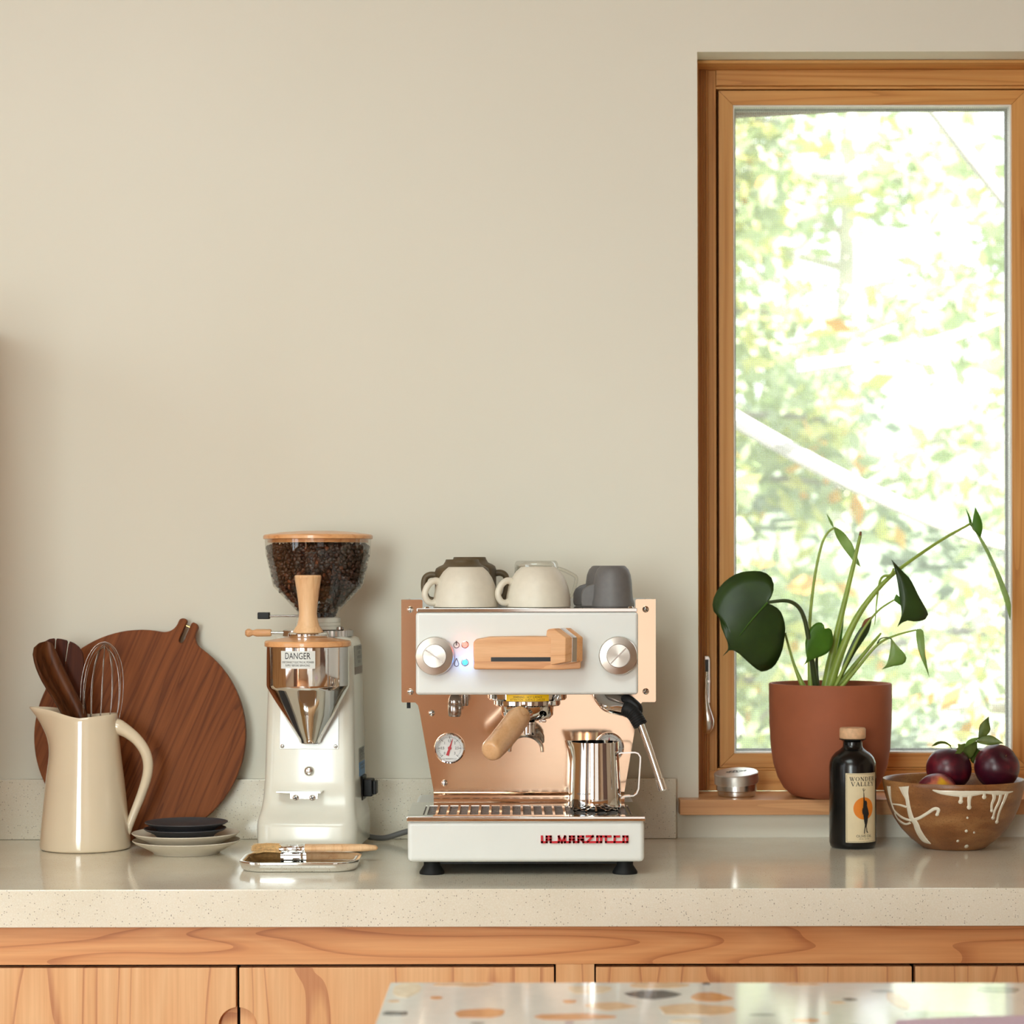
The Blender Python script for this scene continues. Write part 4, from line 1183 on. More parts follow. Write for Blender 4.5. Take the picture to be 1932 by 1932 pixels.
dz = gp_(MB().loft([circ(dcx, dcy, .0645, zt_d), circ(dcx, dcy, .0660, zt_d - .001), circ(dcx, dcy, .0660, zc_d + .004), circ(dcx, dcy, .0653, zc_d), circ(dcx, dcy + .0012, .0635, zc_d - .004),
                  circ(dcx, dcy + .012, .041, .227), circ(dcx, dcy + .0215, .0185, zb_d + .006), circ(dcx, dcy + .0225, .0165, zb_d)]), 'doser', 'steel', smooth=30)
gp_(MB().loft([circ(dcx, dcy + .0225, .0145, zb_d + .003, 28), circ(dcx, dcy + .0235, .0145, zb_d - .0015, 28)]), 'doser_mouth', 'gunmetal', dz)
# seam strip on the drum
gp_(MB().loft([[(dcx + (.0664 + d_) * math.sin(a), dcy - (.0664 + d_) * math.cos(a), z) for d_, a in ((-.0006, R(37)), (.0004, R(37)), (.0004, R(38.2)), (-.0006, R(38.2)))] for z in (zc_d + .004, zt_d - .002)]), 'seam', 'gunmetal', dz)
# warning label on the drum
fl = cyl(dcx, dcy, .0664, 0); lb = MB(); nn = 14
lx0, lx1, lz0, lz1 = -.0385 + .0035, .0185 + .0035, lz(1261, 3.70), lz(1227.5, 3.70)
for k in range(nn):
    a, b_ = lx0 + (lx1 - lx0) * k / nn, lx0 + (lx1 - lx0) * (k + 1) / nn
    lb.add([fl(a, lz0), fl(b_, lz0), fl(b_, lz1), fl(a, lz1)], [(0, 1, 2, 3)])
lb = gp_(lb, 'warning_label', 'sticker', dz)
fl2 = cyl(dcx, dcy, .0667, 0); tx = MB(); lcx = (lx0 + lx1) / 2
add_text(tx, 'DANGER', .0145, lcx, lz(1237.5, 3.70), fl2, .72)
add_text(tx, 'DISCONNECT ELECTRICAL POWER', .0046, lcx, lz(1249, 3.70), fl2, .72)
add_text(tx, 'SUPPLY BEFORE SERVICING', .0046, lcx, lz(1255, 3.70), fl2, .72)
tag(gp_(tx, 'lettering', 'ink', dz, smooth=0), 'black DANGER lettering')
rl = .0690
gp_(MB().lathe([(0, zt_d), (.0685, zt_d), (rl, zt_d + .001), (rl, zt_d + .006), (.0675, zt_d + .0085), (.045, zt_d + .0125), (.030, .3515), (0, .3515)], 56, c=(dcx, dcy)), 'doser_lid', 'lid_wood', smooth=25)
# neck: ridged grind ring, collar
ncx, ncy = .0055, .022
n_r = 96
ring0 = [(ncx + (.0575 if k % 2 else .0560) * math.cos(2 * PI * k / n_r), ncy + (.0575 if k % 2 else .0560) * math.sin(2 * PI * k / n_r), 0) for k in range(n_r)]
ring = MB().loft([[(x, y, .350) for x, y, _ in ring0], [(x, y, .3595) for x, y, _ in ring0], circ(ncx, ncy, .0525, .3615, n_r)])
ring = gp_(ring, 'grind_ring', 'satin', smooth=20)
gp_(MB().lathe([(0, .3615), (.0365, .3615), (.0365, .3665), (.0355, .367), (.0365, .3675), (.0365, .372), (.0355, .3725), (.0365, .373), (.0365, .3795), (.034, .381), (0, .381)], 40, c=(ncx, ncy)), 'collar', 'cream_metal', smooth=25)
q = (ncx + .040, ncy - .028)
gp_(MB().lathe([(0, .3665), (.0055, .3655), (.0065, .3615)], 16, c=q), 'ring_bolt', 'gunmetal')
# wooden adjusting stick
gp_(MB().tube([(ncx - .055, ncy - .012, .3555), (ncx - .078, ncy - .016, .3558)], .0024, 12), 'stick_rod', 'steel')
sx0 = ncx - .075
pr = [(0, 0), (.0052, 0), (.0060, .002), (.0062, .024), (.0050, .028), (.0042, .0305), (.0055, .033), (.0068, .036), (.0066, .0395), (.0040, .0425), (0, .0432)]
gp_(MB().lathe(pr, 20, M=Matrix.Translation((sx0, ncy - .0155, .3557)) @ Matrix.Rotation(R(-90), 4, 'Y')), 'stick_handle', 'beech_h', smooth=50)
# hopper shut-off lever
gp_(MB().tube([(ncx - .02, ncy - .02, .3835), (ncx - .076, ncy - .03, .3832)], .0016, 10), 'lever_rod', 'gunmetal')
gp_(MB().box(ncx - .094, ncx - .075, ncy - .037, ncy - .024, .3785, .3895), 'lever_tip', 'black', bevel=.0012)
# hopper, beans, lid
hprof = [(.0335, .3785), (.0335, .3885), (.036, .392), (.0735, .432), (.0855, .484), (.0868, .5085)]
gp_(MB().lathe(hprof, 64, c=(ncx, ncy)), 'hopper', 'glass', smooth=30)
gp_(MB().lathe([(.0, .5085), (.0880, .5085), (.0895, .5095), (.0895, .5140), (.0870, .5160), (.060, .5200), (.030, .5220), (0, .5222)], 64, c=(ncx, ncy)), 'hopper_lid', 'lid_wood', smooth=25)
gp_(MB().lathe([(.082, .5084), (.0825, .5030), (0, .5030)], 48, c=(ncx, ncy)), 'lid_plug', 'lid_wood', smooth=25)
T = Matrix.Translation((ncx + .011, ncy - .043, .3985)) @ FRONT
gp_(MB().lathe([(.0105, -.006), (.0110, .002), (.0095, .004), (.0070, .0045), (.0060, .0025), (.003, .002), (0, .005)], 24, M=T), 'hopper_catch', 'cup_glass')
# beans: a dark core and a shell of beans against the wall and across the top
ico = bmesh.new(); bmesh.ops.create_icosphere(ico, subdivisions=2, radius=1.0)
iv = [v_.co.copy() for v_ in ico.verts]; ifc = [tuple(v_.index for v_ in f_.verts) for f_ in ico.faces]; ico.free()
rb = random.Random(5)


def hop_r(z):
    for (r0, z0), (r1, z1) in zip(hprof, hprof[1:]):
        if z0 <= z <= z1: return r0 + (r1 - r0) * (z - z0) / (z1 - z0)
    return hprof[-1][0]


bn = MB()


def bean(p):
    Mx = Matrix.Translation(p) @ Matrix.Rotation(rb.uniform(0, 6.28), 4, 'Z') @ Matrix.Rotation(rb.uniform(0, 6.28), 4, 'X') @ Matrix.Rotation(rb.uniform(0, 6.28), 4, 'Y')
    k = rb.uniform(.85, 1.12)
    vs = []
    for v_ in iv:
        y = v_.y * .0038
        z = v_.z * .0028
        if v_.z > 0.2: z -= .0010 * max(0, 1 - (v_.y / .28) ** 2)      # the crease
        vs.append(Vector((v_.x * .0052, y, z)) * k)
    bn.add(vs, ifc, Mx)


z = .383
while z < .497:
    rr = hop_r(z) - (.0050 if z > .434 else .0074); n = max(8, int(2 * PI * rr / .0082)); off = rb.random()
    for k in range(n):
        a = 2 * PI * (k + off) / n
        bean(Vector((ncx + (rr + rb.uniform(-.0018, .0004)) * math.cos(a), ncy + (rr + rb.uniform(-.0018, .0004)) * math.sin(a), z + rb.uniform(-.002, .002))))
    z += .0062
for _ in range(420):
    r_ = math.sqrt(rb.random()) * .078; a = rb.uniform(0, 6.28)
    bean(Vector((ncx + r_ * math.cos(a), ncy + r_ * math.sin(a), .4955 + .003 * (1 - r_ / .08) + rb.uniform(-.002, .003))))
tag(gp_(bn, 'coffee_beans', 'beans', smooth=60), 'dark roasted coffee beans', kind='stuff')
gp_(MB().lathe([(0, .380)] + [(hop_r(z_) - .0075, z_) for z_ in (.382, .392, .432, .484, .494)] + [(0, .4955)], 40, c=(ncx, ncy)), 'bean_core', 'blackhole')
# lower front: knob, portafilter rest with bracket
kz, ky = .132, fplane(.132)
T = Matrix.Translation((.001, ky + .002, kz + .003)) @ FRONT
gp_(MB().lathe([(0, .0105), (.0045, .0100), (.0072, .0075), (.0080, .0040), (.0070, .0), (.0070, -.004)], 28, M=T), 'push_knob', 'satin', smooth=50)
bz = lz(1500, 3.78); by = -.0505
br = gp_(MB().box(-.0295, .0165, by - .004, by + .0015, bz - .0135, bz + .0055), 'rest_bracket', 'satin', bevel=.0010)
gp_(MB().box(-.0475, .0245, by - .030, by, bz + .0052, bz + .0078), 'rest_plate', 'steel', bevel=.0008)
lscrew(-.0195, by - .0042, bz - .0045, .0052, br); lscrew(.0075, by - .0042, bz - .0045, .0052, br)
# right side: stickers and switch; left side: rating plate
xs = lambda z_: .0735 - (z_ - .12) * .0000 - max(0, z_ - .12) * .0235


def side_quad(mb, y0, y1, z0, z1, sg=1, off=.0006, y_sh=0.0):
    """a thin slab lying on the flank"""
    vs = []
    for d_ in (off, -.0012):
        for (y, z_) in ((y0, z0), (y1, z0), (y1 + y_sh, z1), (y0 + y_sh, z1)):
            vs.append((sg * (xs(z_) + d_), y, z_))
    mb.add(vs, [(0, 1, 2, 3), (7, 6, 5, 4), (0, 4, 5, 1), (1, 5, 6, 2), (2, 6, 7, 3), (3, 7, 4, 0)])
    return mb


sy0, sy1 = .018, .082
st = gp_(side_quad(MB(), sy0, sy1, .1435, .1665), 'danger_sticker', 'sticker_grey', smooth=0)
gp_(side_quad(MB(), sy0, sy1, .1205, .1435), 'danger_sticker_lower', 'sticker_blue', smooth=0)
tx = MB(); fs_ = lambda x, z_: (xs(z_) + .0010, (sy0 + sy1) / 2 + x, z_)
add_text(tx, 'DANGER', .0115, 0, .1605, fs_, 1.1)
for k, s_ in enumerate(('DISCONNECT POWER', 'BEFORE SERVICING')): add_text(tx, s_, .0058, 0, .1535 - k * .005, fs_, .95)
for k, s_ in enumerate(('KEEP HANDS CLEAR', 'OF MOVING PARTS')): add_text(tx, s_, .0058, 0, .1385 - k * .006, fs_, .95)
gp_(tx, 'sticker_lettering', 'ink', st, smooth=0)
u1 = gp_(side_quad(MB(), -.005, .083, .300, .3345), 'notice_sticker', 'sticker_grey', smooth=0)
u2 = gp_(side_quad(MB(), -.005, .083, .2880, .300), 'notice_sticker_band', 'plate_brown', smooth=0)
tx = MB(); fs2 = lambda x, z_: (xs(z_) + .0010, .045 + x, z_)
for k, s_ in enumerate(('DO NOT IMMERSE', 'IN WATER', 'NE PAS PLONGER', "DANS L'EAU")): add_text(tx, s_, .0072, 0, .330 - k * .0075, fs2, .8)
gp_(tx, 'notice_lettering', 'ink', u1, smooth=0)
sw = gp_(MB().box(.0715, .0775, .030, .078, .080, .120), 'switch', 'black', bevel=.0015)
gp_(MB().box(.0775, .092, .036, .072, .086, .114), 'rocker', 'black', sw, bevel=.002)
gp_(MB().box(.092, .098, .042, .066, .089, .111), 'rocker_cap', 'black', sw, bevel=.0015)
gp_(side_quad(MB(), .0, .085, .078, .138, -1), 'rating_plate', 'plate_brown', smooth=0)
# mains cord running behind the machine
cdw = smooth_path([(-.248, 3.952, ZC + .012), (-.215, 3.964, ZC + .0075), (-.175, 3.972, ZC + .018), (-.10, 3.978, ZC + .032), (.02, 3.98, ZC + .045)], 6)
Mi = WM[gr.name].inverted()
gp_(MB().tube([Mi @ p for p in cdw], .0048, 12), 'power_cord', 'cord')

# ---- tamper standing on the doser lid
tp = WM[gr.name] @ Vector((dcx + .0005, dcy, .3517))
tm = thing('coffee_tamper', tp, 'flared beech-handled tamper standing on the grinder\'s lower wooden lid', 'tamper')
k_ = 3.762 / F
MB().lathe([(0, 0), (.0312, 0), (.0316, .001), (.0316, .0045), (.0300, .0065), (.022, .0085), (0, .0085)], 44).build('steel_base', M['steel'], tm, smooth=30)
MB().lathe([(.0245, .0075), (.0238, .009), (27 * k_, 13 * k_), (21 * k_, 22 * k_), (18 * k_, 34 * k_), (17 * k_, 44 * k_), (18.2 * k_, 62 * k_), (21 * k_, 84 * k_), (25.2 * k_, 111 * k_), (25.6 * k_, 114 * k_), (24 * k_, 116.4 * k_), (0, 116.6 * k_)], 40).build('handle', M['beech'], tm, smooth=45)

# ================================================================== steel tray and brush in front of the grinder
tc_ = Vector((-.3262, 3.643, ZC))
ty = thing('steel_tray', tc_, 'shallow oval steel tray lying in front of the grinder', 'tray')


def rr_ring(hx, hy, r, z, n=10):
    return rrect(hx, -hy, hy, r, z, n)


T = [(.082, .062, .032, .0), (.086, .066, .034, .001), (.0885, .0685, .036, .004), (.0905, .0705, .038, .009), (.0918, .0718, .038, .0125), (.0912, .0712, .037, .0148), (.0885, .0685, .036, .0155), (.0858, .0658, .034, .0145), (.0840, .0640, .033, .0105), (.082, .062, .032, .0055), (.076, .056, .029, .0025), (.05, .035, .02, .0020)]
MB().loft([rr_ring(*a) for a in T]).build('dish', M['steel'], ty, smooth=60)
bp = [P(712, 1610, 3.704), P(575, 1606, 3.700), P(527, 1607, 3.699), P(474, 1608, 3.698)]
zb_ = ZC + .0215
pts = [Vector((p.x, p.y, zb_ + (-.001 if i == 0 else 0))) for i, p in enumerate(bp)]
br_ = thing('pastry_brush', (pts[1].x, pts[1].y, ZC + .0128), 'flat wooden brush with natural bristles laid across the steel tray', 'brush')


def flat_loft(stations):
    return MB().loft([[(x, yc + hy * math.cos(2 * PI * k / 16), z_ + hz_ * math.sin(2 * PI * k / 16)) for k in range(16)] for x, yc, hy, z_, hz_ in stations])


Mi = WM[br_.name].inverted()


def bpart(st_, name, mat, parent=None):
    mb = flat_loft(st_); mb.v = [tuple(Mi @ Vector(v_)) for v_ in mb.v]
    return mb.build(name, M[mat], parent or br_, smooth=50)


X0, X1, X2, X3 = pts[0].x, pts[1].x, pts[2].x, pts[3].x
yy = 3.700; zc_ = ZC + .0224
bpart([(X0, yy + .003, .002, zc_ - .0005, .0015), (X0 - .003, yy + .003, .0055, zc_ - .0003, .004), (X0 - .02, yy + .002, .0075, zc_, .0058), (X0 - .055, yy + .001, .0095, zc_, .0064), (X1 + .012, yy, .0145, zc_, .0062), (X1 - .002, yy, .0150, zc_, .0062)], 'handle', 'beech')
fe_ = bpart([(X1, yy, .0158, zc_, .0068), (X1 - .008, yy, .0160, zc_, .0068), (X1 - .009, yy, .0152, zc_, .0064), (X1 - .011, yy, .0160, zc_, .0068), (X2 + .010, yy, .0162, zc_, .0068), (X2 + .008, yy, .0154, zc_, .0064), (X2, yy, .0162, zc_, .0068)], 'ferrule', 'steel')
bs_ = MB(); rb2 = random.Random(3)
for k in range(420):
    y0 = rb2.uniform(-.0145, .0145); z0 = rb2.uniform(-.0055, .0055)
    L = rb2.uniform(.034, .044)
    p0 = Vector((X2 + .003, yy + y0, zc_ + z0)); p1 = Vector((X2 - L * .55, yy + y0 * 1.15, zc_ + z0 * .95 + .001)); p2 = Vector((X2 - L, yy + y0 * 1.35 + rb2.uniform(-.002, .002), zc_ + z0 * .8 + rb2.uniform(-.003, .002)))
    w_ = .0005
    vs = []
    for p, f_ in ((p0, 1), (p1, .9), (p2, .35)):
        vs += [p + Vector((0, w_ * f_, 0)), p + Vector((0, -w_ * .5 * f_, w_ * .87 * f_)), p + Vector((0, -w_ * .5 * f_, -w_ * .87 * f_))]
    bs_.add([Mi @ v_ for v_ in vs], [(0, 1, 4, 3), (1, 2, 5, 4), (2, 0, 3, 5), (3, 4, 7, 6), (4, 5, 8, 7), (5, 3, 6, 8)])
tag(bs_.build('bristles', M['bristle'], br_, smooth=60), kind='stuff')

# ================================================================== round wooden board leaning on the wall
bt = math.atan2(.036, .357)
by0 = 3.970
bd = thing('cutting_board', (XA(265, 3.99), by0, ZC + .0014), 'large round dark wooden cutting board leaning against the wall', 'cutting board')
Rb = 199 / F * 3.99
ol = []
nh, sl_, sd = .0172, .0042, .037          # half neck width, half slot width, slot depth
top = 235 / F * 3.99
fil = .024
# right-hand side from the slot up over the prong, down the neck, round the disc and back up
neck_a = math.asin((nh + fil) / (Rb + fil))
cfx, cfz = (Rb + fil) * math.sin(neck_a), (Rb + fil) * math.cos(neck_a)
right = [(sl_, top - .003), (sl_ + .003, top), (nh - .004, top - .001), (nh, top - .005)]
for k in range(8):
    a = PI + (PI / 2 - neck_a) * k / 7
    right.append((cfx + fil * math.cos(a), cfz + fil * math.sin(a)))
left = [(-x, z_) for x, z_ in reversed(right)]
slot = [(-sl_, top - sd + .003)] + [(sl_ * math.cos(R(a)), top - sd + sl_ * math.sin(R(a))) for a in (210, 240, 270, 300, 330)] + [(sl_, top - sd + .003)]
a0 = math.atan2(right[-1][0], right[-1][1])
disc_ = [(Rb * math.sin(a0 + (2 * PI - 2 * a0) * k / 90), Rb * math.cos(a0 + (2 * PI - 2 * a0) * k / 90)) for k in range(1, 90)]
ol = slot + right + disc_ + left
rot = R(23)
BM = Matrix.Rotation(-bt, 4, 'X') @ Matrix.Translation((0, 0, Rb)) @ Matrix.Rotation(rot, 4, 'Y')
bo = MB().prism(list(reversed(ol)), -.009, .009).build('board', M['walnut'], bd, bevel=.0018, smooth=30)
bo.matrix_local = BM
pin = MB().tube([(-sl_ - .002, 0, top - .0105), (sl_ + .002, 0, top - .0105)], .0016, 12).build('hanging_pin', M['brass'], bd)
pin.matrix_local = BM

# ================================================================== cream pitcher with utensils
YPT = 3.886
pt = thing('cream_pitcher', (XA(160, YPT), YPT, ZC + .0003), 'tall glossy cream ceramic pitcher holding wooden servers and a whisk', 'pitcher')
k_ = YPT / F
hp_t = .2195
prof = [(80, 0), (84, .0015), (85.2, .006), (82.5, .035), (78, .075), (73, .115), (68, .150), (64.5, .180), (62.2, .200), (61.2, hp_t)]
prof = [(r * k_, z_) for r, z_ in prof]


def pit(r, z_, th, inner=False):
    s_ = max(0.0, (z_ - .150) / (hp_t - .150)); c = math.cos(th - PI)
    l = max(0.0, c) ** 2.2 if not inner else max(0.0, c) ** 2.4
    sharp = max(0.0, c) ** 9
    ext = (.010 * l + .0285 * sharp) * s_ ** 2.1
    zz = z_ + s_ ** 2 * (.0125 * max(0, c) ** 1.6 + .0015 * max(0, -c) - .0035 * (1 - abs(c)) ** 1.0)
    yf = 1 - .42 * sharp * s_
    return Vector(((r + ext) * math.cos(th), (r + ext) * math.sin(th) * yf, zz))


fine_p = []
for (r0, z0), (r1, z1) in zip(prof, prof[1:]):
    for j in range(3 if z0 > .1 else 2): fine_p.append((r0 + (r1 - r0) * j / (3 if z0 > .1 else 2), z0 + (z1 - z0) * j / (3 if z0 > .1 else 2)))
fine_p.append(prof[-1])
ns = 72
outer = [[pit(r, z_, 2 * PI * k / ns) for k in range(ns)] for r, z_ in fine_p]
rim = [[p + Vector((-.0012 * math.cos(2 * PI * k / ns), -.0012 * math.sin(2 * PI * k / ns), .0016)) for k, p in enumerate(outer[-1])]]
inn = [[pit(r - .0042, z_, 2 * PI * k / ns, True) for k in range(ns)] for r, z_ in reversed(fine_p) if z_ > .006]
MB().loft(outer + rim + inn).build('body', M['pitcher'], pt, smooth=70)
hpx = [(212, 1366, .0120), (224, 1371, .0128), (240, 1380, .0105), (258, 1395, .0092), (272, 1415, .0088), (278.5, 1437, .0086), (277, 1462, .0082), (267, 1495, .0076), (254, 1528, .0070), (244, 1554, .0066), (239, 1572, .0055)]
hpp = smooth_path([(XA(a, YPT) - XA(160, YPT), 0, ZA(b_, YPT) - ZC) for a, b_, _ in hpx], 4)
MB().tube(hpp, lerp_list([r_ for *_, r_ in hpx], len(hpp)), 16, flat=1.15).build('handle', M['pitcher'], pt, smooth=70)


# whisk
wx, wy = XA(188, 3.885), 3.885
wk = thing('balloon_whisk', (wx - .012, wy, ZC + .008), 'steel balloon whisk standing wires up in the cream pitcher', 'whisk')
tilt = Matrix.Rotation(R(3.5), 4, 'Y')
ztop = ZA(1209, wy) - ZC - .008
wpr = [(.004, .100), (.010, .130), (.019, .160), (.027, .190), (.0325, .220), (.0345, .248), (.0335, .272), (.0285, .298), (.019, .318), (.009, .3275), (0, .3305)]
wpr = [(r_, z_ * ztop / .3305) for r_, z_ in wpr]
for k in range(6):
    a = PI * k / 6 + .15
    sc = 1 - .012 * k
    side = smooth_path([(r_, z_ * (1 - .006 * k)) for r_, z_ in wpr], 4)
    loop = [(p[0], p[1]) for p in side] + [(-p[0], p[1]) for p in reversed(side[:-1])]
    MB().tube([tilt @ Vector((r_ * math.cos(a) * sc, r_ * math.sin(a) * sc, z_)) for r_, z_ in loop], .0007, 7).build('wire', M['gunmetal'], wk, smooth=60)
MB().tube([tilt @ Vector((0, 0, z_)) for z_ in (.0, .004, .06, .095, .112)], [.006, .0085, .0085, .0075, .005], 16).build('handle', M['steel'], wk, smooth=60)

# wooden fork, flat-bladed, behind
YK = 3.905
fk = thing('wooden_fork', (XA(150, YK), YK, ZC + .01), 'dark reddish wooden salad fork with slotted tines, rearmost in the pitcher', 'fork')
fo = [(82, 1216), (86, 1208), (93, 1204), (102, 1202.5), (103.5, 1204.5), (104, 1208), (101.5, 1240), (103, 1241), (106, 1206), (107.5, 1203), (116, 1204), (126, 1206.5), (127.5, 1210), (127, 1214), (122, 1251), (123.5, 1252), (129.5, 1214), (132, 1208.5), (140, 1212), (149, 1219), (156, 1230), (158, 1248), (157, 1290), (163, 1340), (172, 1410), (179, 1500), (181, 1560), (168, 1560), (160, 1480), (143, 1400), (118, 1320), (96, 1262), (84, 1235)]
vs_ = [(XA(a, YK), ZA(b_, YK)) for a, b_ in fo]
MB().prism(list(reversed(vs_)), YK - .003, YK + .003).build('blade', M['red_wood'], fk, world=True, bevel=.0012, smooth=40)

# ================================================================== stacked plates
YPL = 3.822
px_ = XA(351, YPL)


def plate(name, mat, label, r, foot, h, z0, dx=0.0, dy=0.0):
    prf = [(0, .0025), (foot * .9, .0025), (foot * .93, 0), (foot, 0), (foot * 1.03, .0028), (r * .80, h * .52), (r * .94, h * .80), (r, h), (r - .0008, h + .0012), (r * .955, h * .88 + .001), (r * .85, h * .62 + .0015), (foot * 1.02, .0062), (0, .0055)]
    o = MB().lathe(prf, 64).build(name, M[mat], smooth=40)
    o.location = (px_ + dx, YPL + dy, z0)
    return tag(o, label, 'plate', 'small plates stacked beside the pitcher')


plate('cream_plate', 'cream_stone', 'bottom cream plate of the stack beside the pitcher', .0872, .0530, .0205, ZC + .0003)
plate('cream_plate', 'cream_stone', 'upper of the two cream plates, just under the dark plates', .0870, .0530, .0205, ZC + .0125, -.0012)
plate('dark_plate', 'dark_stone', 'lower of the two charcoal plates, resting on the cream plates', .0668, .0460, .0135, ZC + .0265, -.0022)
plate('dark_plate', 'dark_stone', 'topmost charcoal plate of the stack beside the pitcher', .0672, .0460, .0135, ZC + .0365, -.0003)


# ================================================================== round tin on the sill
zsl = 0.9831
YT = 4.052
tn = thing('round_tin', (XA(1389, YT), YT, zsl + .0003), 'small round brushed steel tin with a loose lid on the window sill', 'tin')
k_ = YT / F
MB().lathe([(0, 0), (33 * k_, 0), (35.5 * k_, 2 * k_), (36 * k_, 9 * k_), (38.5 * k_, 11 * k_), (38.5 * k_, 32 * k_), (37.5 * k_, 32 * k_), (37 * k_, 12 * k_), (0, 6 * k_)], 48).build('base', M['satin'], tn, smooth=30)
lidM = Matrix.Translation((0, 0, 26 * k_)) @ Matrix.Rotation(R(7.5), 4, 'X') @ Matrix.Rotation(R(-4.0), 4, 'Y')
lo_ = MB().lathe([(0, 20.5 * k_), (30 * k_, 20.3 * k_), (40 * k_, 19.5 * k_), (41.5 * k_, 18 * k_), (41.8 * k_, 0), (40.8 * k_, 0), (40.5 * k_, 17.5 * k_), (0, 18.5 * k_)], 48).build('lid', M['brushed'], tn, smooth=30)
lo_.matrix_local = lidM
mk = MB(); fm = lambda x, z_: (x, z_, 20.75 * k_)
for a in ((-18, 0, -8, 8), (-8, 8, 6, 9), (6, 9, 14, 3), (-18, 0, -14, -6), (-14, -6, 2, -7), (2, -7, 14, 3), (-8, 8, -14, -6), (-8, 2, 2, 4), (2, 4, 2, -7), (14, 3, 20, 6), (20, 6, 16, -2), (-2, 9, -6, -6)):
    bar(mk, *[q_ * k_ for q_ in a], 1.9 * k_, fm, .5 * k_)
mk = mk.build('lid_emblem', M['ink'], lo_, smooth=0)

# ================================================================== terracotta pot and plant
YO = 4.032
pot = thing('plant_pot', (XA(1566, YO), YO, zsl + .0003), 'large rounded terracotta pot on the window sill', 'pot')
k_ = YO / F
zr_ = lambda py: ZA(py, YO) - zsl
MB().lathe([(0, 0), (52 * k_, 0), (60 * k_, .0008), (74 * k_, zr_(1500)), (88 * k_, zr_(1487)), (99 * k_, zr_(1467)), (107 * k_, zr_(1442)), (112 * k_, zr_(1410)), (114.5 * k_, zr_(1365)), (115.2 * k_, zr_(1320)), (115.2 * k_, zr_(1292)), (114 * k_, zr_(1290)), (110 * k_, zr_(1290)), (109 * k_, zr_(1292)), (108 * k_, zr_(1330)), (0, zr_(1335))], 72).build('shell', M['terracotta'], pot, smooth=40)
MB().lathe([(107.9 * k_, zr_(1312)), (60 * k_, zr_(1308)), (0, zr_(1305))], 48).build('soil', M['soil'], pot)

pl = thing('leafy_houseplant', (XA(1566, YO), YO, zsl + zr_(1306)), 'long-stemmed green houseplant with heart-shaped leaves growing from the terracotta pot', 'plant')


def stem(pts, radii, mat='stem_green', name='stem'):
    """points (px, py, depth)"""
    q = smooth_path([P(*p) for p in pts], 6)
    return MB().tube(q, [r_ / F * YO for r_ in lerp_list(radii, len(q))], 10).build(name, M[mat], pl, world=True, smooth=60)


def resample(pts, n):
    pts = smooth_path(pts, 5); L = [0.0]
    for a, b_ in zip(pts, pts[1:]): L.append(L[-1] + (b_ - a).length)
    out = []; j = 0
    for i in range(n):
        d = L[-1] * i / (n - 1)
        while j < len(L) - 2 and L[j + 1] < d: j += 1
        f = (d - L[j]) / max(1e-9, L[j + 1] - L[j]); out.append(pts[j] + (pts[j + 1] - pts[j]) * f)
    return out


def leaf(left, right, mid, Y0, Y1, fold=.012, wave=.003, mat='leaf_mid', name='leaf', parent=None, n=15):
    """a blade between two outlines (base to tip) folded along its midrib; left/right/mid are (px, py) lists"""
    Ls, Rs, Ms = (resample(x_, n) for x_ in (left, right, mid))
    vs = []; m_ = 4
    for i in range(n):
        t_ = i / (n - 1); Yb = Y0 + (Y1 - Y0) * t_
        row = []
        for s_ in range(-m_, m_ + 1):
            f = s_ / m_
            e = Ls[i] if f < 0 else Rs[i]; p = Ms[i] + (e - Ms[i]) * abs(f)
            w_ = (e - Ms[i]).length / 60.0
            Y = Yb + fold * min(w_, 1.4) * abs(f) ** 1.6 + wave * math.sin(t_ * 7 + f * 2) * abs(f)
            row.append(P(p.x, p.y, Y))
        vs += row
    c = 2 * m_ + 1
    fs = [(i * c + j, i * c + j + 1, (i + 1) * c + j + 1, (i + 1) * c + j) for i in range(n - 1) for j in range(c - 1)]
    o = MB().add(vs, fs).build(name, M[mat], parent or pl, world=True, smooth=180, solid=.0005)
    return o


# wooden spoon in the pitcher: a thin left rim, a deep hollow and a broad right wall
YS = 3.868
so = thing('wooden_spoon', (XA(165, YS), YS, ZC + .01), 'dark brown hollowed wooden spoon leaning left in the cream pitcher', 'spoon')
LL = resample([(86, 1208), (74, 1211), (64, 1219), (61, 1232), (66, 1256), (78, 1284), (93, 1308), (106, 1330), (122, 1358), (140, 1400), (160, 1480), (172, 1560)], 30)
RR = resample([(87, 1207.5), (93, 1207), (99, 1213), (110, 1236), (128, 1274), (147, 1312), (163, 1346), (170, 1380), (176, 1420), (181, 1480), (185, 1560)], 30)
DP = [(-1, .004), (-.9, .0), (-.78, .001), (-.6, .013), (-.35, .017), (-.12, .010), (.0, .0), (.2, -.0045), (.5, -.0055), (.8, -.003), (1, .004)]
rings = []
for i in range(30):
    t_ = i / 29; fade = min(1, i / 4) * (1 if i < 17 else max(.12, 1 - (i - 17) / 6))
    a, b_ = LL[i], RR[i]
    fr_ = [P(a.x + (b_.x - a.x) * (s_ + 1) / 2, a.y + (b_.y - a.y) * (s_ + 1) / 2, YS + d_ * fade) for s_, d_ in DP]
    bk_ = [P(a.x + (b_.x - a.x) * (s_ + 1) / 2, a.y + (b_.y - a.y) * (s_ + 1) / 2, YS + .004 + (max(d_, 0) + .004 * (1 - s_ * s_)) * fade) for s_, d_ in DP]
    rings.append(fr_ + list(reversed(bk_)))
MB().loft(rings).build('bowl_and_shaft', M['dark_wood'], so, world=True, smooth=60)

